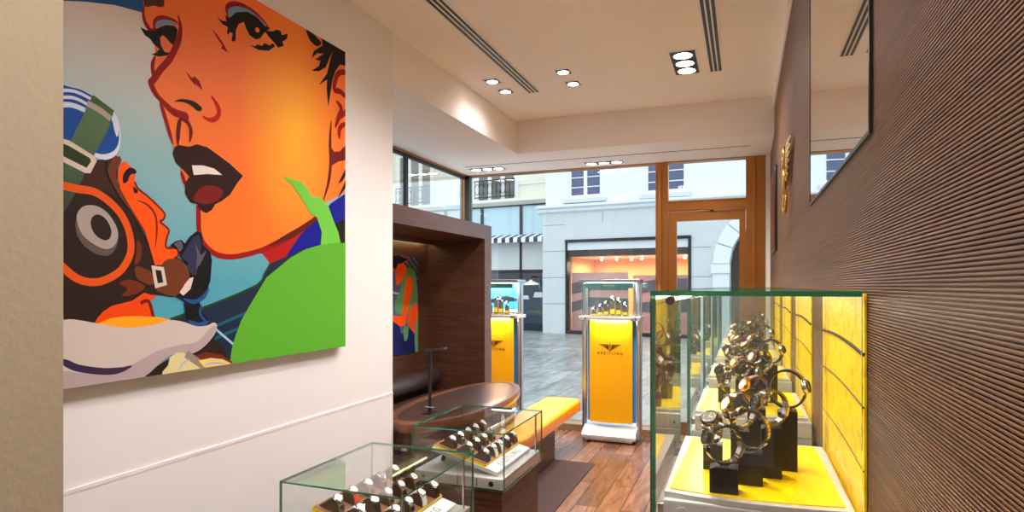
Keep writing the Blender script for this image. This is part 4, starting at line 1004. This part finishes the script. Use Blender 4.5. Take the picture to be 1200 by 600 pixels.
A.fill([(880, 220), (912, 215), (896, 262), (830, 340), (760, 374), (700, 370), (640, 386), (570, 440), (500, 500), (380, 560), (-60, 660), (-60, 480), (120, 486), (300, 480), (430, 430), (560, 360), (680, 325), (800, 300)], ink('pale_shade', 180, 160, 162))
A.line([(-60, 405), (20, 422), (100, 456), (250, 476), (350, 468), (415, 444)], 0.040, ink('violet_line', 58, 40, 72))
A.fill([(630, 440), (640, 392), (680, 366), (710, 366), (760, 384), (850, 448), (740, 560), (600, 560), (596, 480)], ink('cream', 222, 208, 150), False)
A.line([(735, 374), (850, 452)], 0.05, ink('cuff_band', 150, 130, 116), False, 1); A.line([(698, 468), (715, 430), (755, 405)], 0.012, ink('pale_blue', 158, 180, 224))
A.fill([(808, 412), (880, 397), (950, 404), (998, 428), (950, 470), (850, 460)], ink('cream2', 244, 206, 110), False); A.line([(842, 440), (900, 426), (965, 430)], 0.014, ink('pale_blue', 158, 180, 224))
A.mb.build('printed_artwork', parent=pr_)
# small painting in the booth
PX2 = -3.162
b2 = (4.55, onX(490, 300, PX2)[0], onX(490, 412, PX2)[1], onX(490, 301, PX2)[1])
sp_ = empty('small_painting', (0, 0, 0), label='tall pop art painting of a figure in green on the booth back wall', cat='painting')
f = MB(); f.box(-3.1685, PX2-0.0002, b2[0], b2[1], b2[2], b2[3], mat('small_canvas_side', rgb(150, 190, 200), 0.5)); f.build('canvas', parent=sp_)
A = Art(PX2, b2); A.at(455, 290, 4.615)
A.fill([(-200, -50), (220, -50), (220, 700), (-200, 700)], ink('grey_blue', 84, 98, 128), False)
for q in range(5): A.line([(60+q*26, 40), (200+q*26, 250)], 0.03, ink('dark_stripe', 36, 40, 62), False, 1)
A.line([(-40, 200), (20, 240), (70, 250), (150, 235)], 0.03, ink('pale_arc', 176, 190, 214), False)
A.fill([(-40, 40), (40, 42), (110, 60), (80, 90), (60, 120), (30, 130), (10, 190), (-40, 190)], OR2)
A.fill([(-60, 30), (60, 45), (112, 62), (80, 84), (52, 90), (40, 120), (20, 105), (-60, 130)], ink('blue_black', 14, 12, 34), False)
A.fill([(72, 130), (95, 112), (125, 112), (148, 150), (158, 330), (120, 352), (60, 362), (38, 340), (42, 280), (66, 220)], ink('vest', 96, 146, 96))
A.fill([(60, 105), (90, 92), (100, 130), (66, 190), (44, 200), (40, 130)], OR2); 
A.fill([(98, 160), (118, 150), (132, 175), (130, 240), (114, 300), (102, 350), (92, 420), (60, 430), (22, 402), (-40, 390), (-40, 372), (70, 370), (80, 330), (86, 250)], OR2, False)
A.fill([(110, 350), (150, 300), (165, 360), (165, 480), (130, 450), (105, 410)], ink('arm2', 226, 80, 20))
A.fill([(-60, 385), (20, 395), (60, 425), (70, 470), (110, 430), (150, 480), (165, 560), (165, 640), (-60, 640)], ink('trousers', 20, 30, 92), False)
A.fill([(150, 400), (175, 380), (175, 600), (150, 600), (142, 480)], ink('vest', 96, 146, 96)); A.fill([(82, 440), (108, 430), (104, 490), (88, 505)], ink('vest', 96, 146, 96))
for q in range(4): A.line([(20+q*22, 450+q*20), (60+q*20, 540+q*12)], 0.02, ink('blue_black', 14, 12, 34), True, 2)
A.mb.build('printed_artwork', parent=sp_)

# ------------------------------------------------------------------ the street outside
ZG = -0.07
struct(MB().box(-40, 25, YW+0.12, 24, ZG-0.1, ZG, M_pave).build('ground', None))
TH = math.radians(-7)
FO = Vector((-6.0, 21.3, 0))      # corner foot of the white house
dU = Vector((math.cos(TH), math.sin(TH), 0)); dN = Vector((-dU.y, dU.x, 0))     # dN points away from the street
def onF(px, py, setback=0.0):
    d = Vector(ray(px, py)); O = FO+dN*setback
    k = O.dot(dN)/Vector((d.x, d.y, 0)).dot(dN); p = d*k
    return ((p-O).dot(dU), p.z+EYE)
def facade(name, label, setback=0.0):
    return empty(name, tuple(FO+dN*setback), TH, label, 'building')
M_fw = mat('white_render', rgb(226, 232, 236), 0.85, var=0.05, vscale=1.5)
M_st = mat('pale_stone', rgb(206, 210, 210), 0.8, var=0.09, vscale=2.5)
M_gw = mat('window_dark_glass', rgb(74, 86, 120), 0.12)
M_cream = mat('cream_stone', rgb(226, 222, 204), 0.8, var=0.05, vscale=2)
M_shop = mat('pink_shop_wall', rgb(216, 150, 136), 0.7)
hs_ = facade('white_building', 'white rendered building with a wide shopfront across the street')
uL = onF(636, 300)[0]; uR = 9.0
z_corn = onF(700, 245)[1]; ztop = 9.5
s0, zs0 = onF(663, 391); s1 = onF(810, 300)[0]; zs1 = onF(663, 282)[1]; zb_ = ZG
av0 = onF(855, 300)[0]                                        # arch opening
# masonry below the cornice, with the shop opening and the arch left open
aw = 1.45; acx = av0+aw; azs = 2.35
f = MB()
f.box(uL, s0, 0, 0.6, zb_, z_corn, M_st); f.box(s0, s1, 0, 0.6, zs1, z_corn, M_st); f.box(s1, acx-aw, 0, 0.6, zb_, z_corn, M_st); f.box(acx+aw, uR, 0, 0.6, zb_, z_corn, M_st)
hd = []
ar = [(acx+aw*math.cos(math.radians(180-15*i)), azs+aw*math.sin(math.radians(15*i))) for i in range(13)]
f.prism([(acx-aw, z_corn), *ar, (acx+aw, z_corn)], 0.0, 0.6, 'y', M_st)
f.build('ground_floor_wall', parent=hs_)
# upper storey with window openings
wins = []
for (xa, xb, yt, ybt) in ((666, 704, 196, 230), (756, 803, 190, 224)):
    ua, zt_ = onF(xa, yt); ub = onF(xb, yt)[0]; zb2 = onF((xa+xb)/2, ybt)[1]; wins.append((ua, ub, zb2, zb2+1.75))
wins.append((wins[1][0]+3.6, wins[1][1]+3.6, wins[1][2], wins[1][3]))
wins[0] = (wins[0][0], wins[0][1], wins[0][2], wins[0][2]+1.75)
f = MB(); cur = uL+0.1
zl = min(w[2] for w in wins); 
for (ua, ub, z0, z1) in wins:
    f.box(cur, ua, 0.05, 0.6, z_corn+0.25, ztop, M_fw); f.box(ua, ub, 0.05, 0.6, z_corn+0.25, z0, M_fw); f.box(ua, ub, 0.05, 0.6, z1, ztop, M_fw); cur = ub
f.box(cur, uR, 0.05, 0.6, z_corn+0.25, ztop, M_fw); f.build('upper_wall', parent=hs_)
f = MB(); f.prism([(0.05, z_corn+0.25), (-0.25, z_corn+0.2), (-0.25, z_corn+0.12), (-0.14, z_corn+0.06), (-0.12, z_corn-0.02), (0.0, z_corn-0.08), (0.05, z_corn-0.08)], uL-0.15, uR, 'x', M_fw); f.build('cornice', parent=hs_)
for (ua, ub, z0, z1) in wins:
    w = MB(); t = 0.07
    w.box(ua, ua+t, 0.1, 0.2, z0, z1, M_white); w.box(ub-t, ub, 0.1, 0.2, z0, z1, M_white); w.box(ua+t, ub-t, 0.1, 0.2, z0, z0+t, M_white); w.box(ua+t, ub-t, 0.1, 0.2, z1-t, z1, M_white)
    m_ = (ua+ub)/2; w.box(m_-0.06, m_+0.06, 0.09, 0.2, z0+t, z1-t, M_white)
    n = 5
    for i in range(1, n):
        zz = z0+(z1-z0)*i/n; w.box(ua+t, m_-0.06, 0.12, 0.16, zz-0.016, zz+0.016, M_white); w.box(m_+0.06, ub-t, 0.12, 0.16, zz-0.016, zz+0.016, M_white)
    fo = w.build('window', parent=hs_)
    w = MB(); w.box(ua+t, ub-t, 0.16, 0.18, z0+t, z1-t, M_gw); w.build('pane', parent=fo)
    w = MB(); w.box(ua-0.2, ub+0.2, -0.12, 0.1, z0-0.22, z0-0.08, M_st, bev=0.02); w.build('sill', parent=hs_)
# joints in the stone
f = MB(); M_jt = mat('stone_joint', rgb(150, 152, 150), 0.9)
for zz in [1.0, 1.95, 2.9, 3.85]:
    f.box(uL, s0-0.01, -0.004, 0.0, zz-0.012, zz+0.012, M_jt); f.box(s1+0.01, acx-aw-0.55, -0.004, 0, zz-0.012, zz+0.012, M_jt)
for uu in (uL+1.5+0.8, uL+4.2, s1+0.9): f.box(uu-0.012, uu+0.012, -0.004, 0.0, max(zs1+0.02, 3.85), z_corn-0.08, M_jt)
f.build('stone_joints', parent=hs_)
# shopfront
f = MB(); f.box(s0, s0+0.07, -0.05, 0.3, zb_, zs1, M_dark); f.box(s1-0.09, s1, -0.05, 0.3, zb_, zs1, M_dark); f.box(s0, s1, -0.1, 0.3, zs1-0.08, zs1+0.02, M_dark); f.box(s0, s1, -0.05, 0.3, zb_, zb_+0.12, M_dark)
zf = onF(700, 300)[1]; f.box(s0+0.07, s1-0.09, 0.02, 0.3, zf, zs1-0.35, mat('dark_fascia', rgb(58, 46, 42), 0.5)); f.build('shop_frame', parent=hs_)
f = MB(); f.box(s0+0.07, s1-0.09, -0.02, 0.1, zs1-0.35, zs1-0.08, mat('louvre_white', rgb(214, 220, 222), 0.6)); f.build('ventilation_grille', parent=hs_)
g = MB(); pane(g, s0+0.07, s1-0.09, 0.05, 0.06, zb_+0.12, zf, M_wglass, M_wglass); g.build('shop_glass', parent=hs_)
f = MB(); M_yi = mat('ochre_interior', rgb(214, 168, 106), 0.8)
f.box(s0-0.0, s1, 3.0, 3.1, zb_, zs1, M_yi); f.box(s0-0.1, s0, 0.3, 3.1, zb_, zs1, M_yi); f.box(s1, s1+0.1, 0.3, 3.1, zb_, zs1, M_yi); f.box(s0, s1, 0.3, 3.0, zf, zf+0.1, M_white); f.box(s0, s1, 0.3, 3.0, zb_, zb_+0.05, M_walnut)
f.build('shop_interior', parent=hs_)
f = MB(); zp = onF(700, 319)[1]
f.box(s0+0.1, s0+2.2, 0.35, 0.4, zb_+0.12, zp, M_shop); f.box(s0+2.2, s1-0.1, 0.9, 0.95, zb_+0.12, zp-0.1, M_shop)
f.prism([(s0+0.1, 1.05), (s0+0.8, 1.25), (s0+2.2, 1.2), (s0+2.2, 0.75), (s0+0.8, 0.9), (s0+0.1, 0.7)], 0.33, 0.35, 'y', mat('dark_motif', rgb(70, 48, 48), 0.6)); f.prism([(s0+0.1, 1.75), (s0+0.9, 1.9), (s0+2.2, 1.9), (s0+2.2, 1.5), (s0+0.9, 1.5), (s0+0.1, 1.35)], 0.33, 0.35, 'y', MATS['dark_motif'])
f.prism([(s0+2.3, 1.75), (s0+3.2, 1.9), (s1-0.2, 1.9), (s1-0.2, 1.5), (s0+3.2, 1.5), (s0+2.3, 1.35)], 0.87, 0.9, 'y', MATS['dark_motif']); f.prism([(s0+2.3, 1.05), (s1-0.2, 1.2), (s1-0.2, 0.75), (s0+2.3, 0.7)], 0.87, 0.9, 'y', MATS['dark_motif']); f.build('shop_backdrop', parent=hs_)
f = MB()
for i in range(7): f.cyl((s0+1.0+0.5*i, 1.0+0.2*(i % 3), zf-0.06), (s0+1.0+0.5*i, 1.0+0.2*(i % 3), zf-0.12), 0.035, M_lamp, 10)
f.build('shop_spotlights', parent=hs_)
for xx in (0.25, 0.7):
    ld = bpy.data.lights.new('shop_light', 'AREA'); ld.size = 1.2; ld.energy = 75; ld.color = (1, 0.78, 0.5)
    lo = bpy.data.objects.new('shop_light', ld); COL.objects.link(lo); lo.parent = hs_; lo.location = (s0+(s1-s0)*xx, 1.6, zf-0.15)
# arch surround and door
f = MB(); n = 9
for i in range(n):
    a0 = math.radians(180-180*i/n-0.6); a1 = math.radians(180-180*(i+1)/n+0.6); r0, r1 = aw, aw+0.5
    f.prism([(acx+r0*math.cos(a0), azs+r0*math.sin(a0)), (acx+r1*math.cos(a0), azs+r1*math.sin(a0)), (acx+r1*math.cos((a0+a1)/2)*1.0, azs+r1*math.sin((a0+a1)/2)), (acx+r1*math.cos(a1), azs+r1*math.sin(a1)), (acx+r0*math.cos(a1), azs+r0*math.sin(a1))], -0.08, 0.0, 'y', M_fw)
f.box(acx-aw-0.5, acx-aw, -0.08, 0, zb_, azs-0.3, M_fw); f.box(acx+aw, acx+aw+0.5, -0.08, 0, zb_, azs-0.3, M_fw); f.box(acx-aw-0.55, acx-aw+0.02, -0.14, 0.0, azs-0.3, azs-0.01, M_fw); f.box(acx+aw-0.02, acx+aw+0.55, -0.14, 0, azs-0.3, azs-0.01, M_fw)
f.build('arch_surround', parent=hs_)
f = MB(); f.box(acx-aw, acx+aw, 0.35, 0.45, zb_, azs+aw, mat('dark_oak_gate', rgb(58, 40, 32), 0.6)); 
for i in range(9): f.box(acx-aw+0.27*i, acx-aw+0.27*i+0.02, 0.33, 0.35, zb_, azs+0.8, M_dark)
f.build('gate', parent=hs_)
# left building, slightly set back
SB = 0.7
lb = facade('stone_building', 'pale stone building with glass shop facade and striped awning across the street', SB)
def oG(px, py): return onF(px, py, SB)
vR = oG(635, 300)[0]+0.3; vL = -19.0
zA = oG(600, 240)[1]; zB = oG(600, 318)[1]; zC = oG(620, 383)[1]; zsl = oG(590, 232)[1]
f = MB(); f.box(vL, vR, 0.25, 0.8, zsl-0.1, 9.5, M_cream); f.prism([(0.25, zsl), (-0.1, zsl-0.05), (-0.12, zsl-0.16), (0.1, zsl-0.3), (0.25, zsl-0.3)], vL, vR, 'x', M_cream)
for zz in (zsl+0.5, zsl+1.1, zsl+1.7): f.box(oG(603, 220)[0], vR, 0.2, 0.25, zz, zz+0.42, M_cream)
f.build('upper_wall', parent=lb)
# french windows with railing
wd = (oG(602, 220)[0]-oG(556, 220)[0])
for k in range(5):
    u1 = oG(602, 220)[0]-k*(wd+2.2); u0 = u1-wd
    w = MB(); M_bl = mat('sheer_curtain_glass', rgb(112, 108, 98), 0.25)
    for i in range(4):
        a = u0+wd*i/3; w.box(a-0.09, a+0.09, 0.18, 0.25, zsl, zsl+2.2, M_white)
    w.box(u0, u1, 0.18, 0.25, zsl+2.1, zsl+2.2, M_white); fo = w.build('window', parent=lb)
    w = MB(); w.box(u0, u1, 0.22, 0.26, zsl, zsl+2.15, M_bl); w.build('pane', parent=fo)
    w = MB(); w.box(u0, u1, 0.02, 0.04, zsl+0.72, zsl+0.76, M_dark); w.box(u0, u1, 0.02, 0.04, zsl+0.06, zsl+0.1, M_dark)
    n = 9
    for i in range(n+1): a = u0+wd*i/n; w.box(a-0.012, a+0.012, 0.02, 0.04, zsl+0.02, zsl+0.76, M_dark)
    for i in range(n):
        a = u0+wd*(i+0.5)/n; w.tube([(a+0.1*math.cos(t_)*1.0, 0.03, zsl+0.41+0.22*math.sin(t_)) for t_ in [math.pi*2*j/10 for j in range(10)]], 0.012, M_dark, 5, True)
    w.build('railing', parent=fo)
# glass shop facade
M_pg = mat('pale_glass_panel', rgb(182, 208, 214), 0.12)
f = MB(); f.box(vL, vR, 0.15, 0.25, ZG, zsl-0.3, M_pg); f.build('glass_cladding', parent=lb)
f = MB(); f.box(vL, vR, 0.08, 0.15, zA-0.05, zA+0.07, M_dark); f.box(vL, vR, 0.08, 0.15, zB-0.06, zB+0.06, M_dark)
um = oG(609, 300)[0]; st = um-oG(556, 300)[0]+0.0
for k in range(0, 8):
    a = um-k*1.75; f.box(a-0.05, a+0.05, 0.08, 0.15, ZG, zA, M_dark)
f.build('mullions', parent=lb)
f = MB(); f.box(vL, vR, 0.10, 0.14, oG(600, 283)[1]-1.0 if False else zB+0.06, oG(600, 284)[1], mat('grey_white_panel', rgb(206, 208, 206), 0.5)); f.build('blind_panel', parent=lb)
f = MB(); f.box(vL, vR-0.35, 0.11, 0.145, zC, zB-0.06, mat('dark_shop_glass', rgb(44, 46, 48), 0.15)); f.box(vL, vR-0.35, 0.06, 0.11, zC-0.0, zC+0.05, M_dark); f.build('shop_window', parent=lb)
f = MB()
for (du, zc, rr_) in ((-0.35, 1.3, 0.22), (-0.9, 1.2, 0.16), (-1.3, 1.45, 0.2)):
    f.prism([(um+1.1+du-rr_, zc-rr_*0.4), (um+1.1+du+rr_, zc-rr_*0.4), (um+1.1+du+rr_*0.7, zc+rr_*0.5), (um+1.1+du-rr_*0.7, zc+rr_*0.5)], 0.1, 0.11, 'y', M_silver)
f.build('shop_window_display', parent=lb)
f = MB(); f.box(vL, vR, 0.09, 0.15, ZG+0.28, zC, mat('pale_plinth', rgb(198, 200, 190), 0.6)); f.box(vL, vR, 0.08, 0.15, ZG, ZG+0.28, M_dark); f.build('plinth', parent=lb)
# striped awning
aw_ = MB(); M_ab = mat('awning_blue', rgb(36, 50, 92), 0.7); za0 = oG(600, 275)[1]; n = 30; ua = vL+10; ub = vR-0.1; ww = 0.17
i = 0; u = ub
while u > ua:
    m_ = M_ab if i % 2 else M_white
    aw_.prism([(0.12, za0), (-0.45, za0-0.16), (-0.46, za0-0.34), (-0.44, za0-0.34), (-0.43, za0-0.18), (0.12, za0-0.03)], u-ww, u, 'x', m_); u -= ww; i += 1
aw_.build('awning', parent=lb)
# dome lamp hanging on the facade
dl = MB(); M_dl = mat('cream_enamel', rgb(236, 232, 214), 0.3); uc, zc = oG(627, 334)
dl.lathe([(0.30, 0.0), (0.28, 0.05), (0.17, 0.12), (0.06, 0.15), (0.05, 0.2)], 20, M_dl, c=(uc, -0.35, zc)); dl.tube([(uc, 0.1, zc+0.3), (uc, -0.2, zc+0.32), (uc, -0.35, zc+0.28), (uc, -0.35, zc+0.18)], 0.025, M_dark, 8); dl.build('dome_lamp', parent=lb)
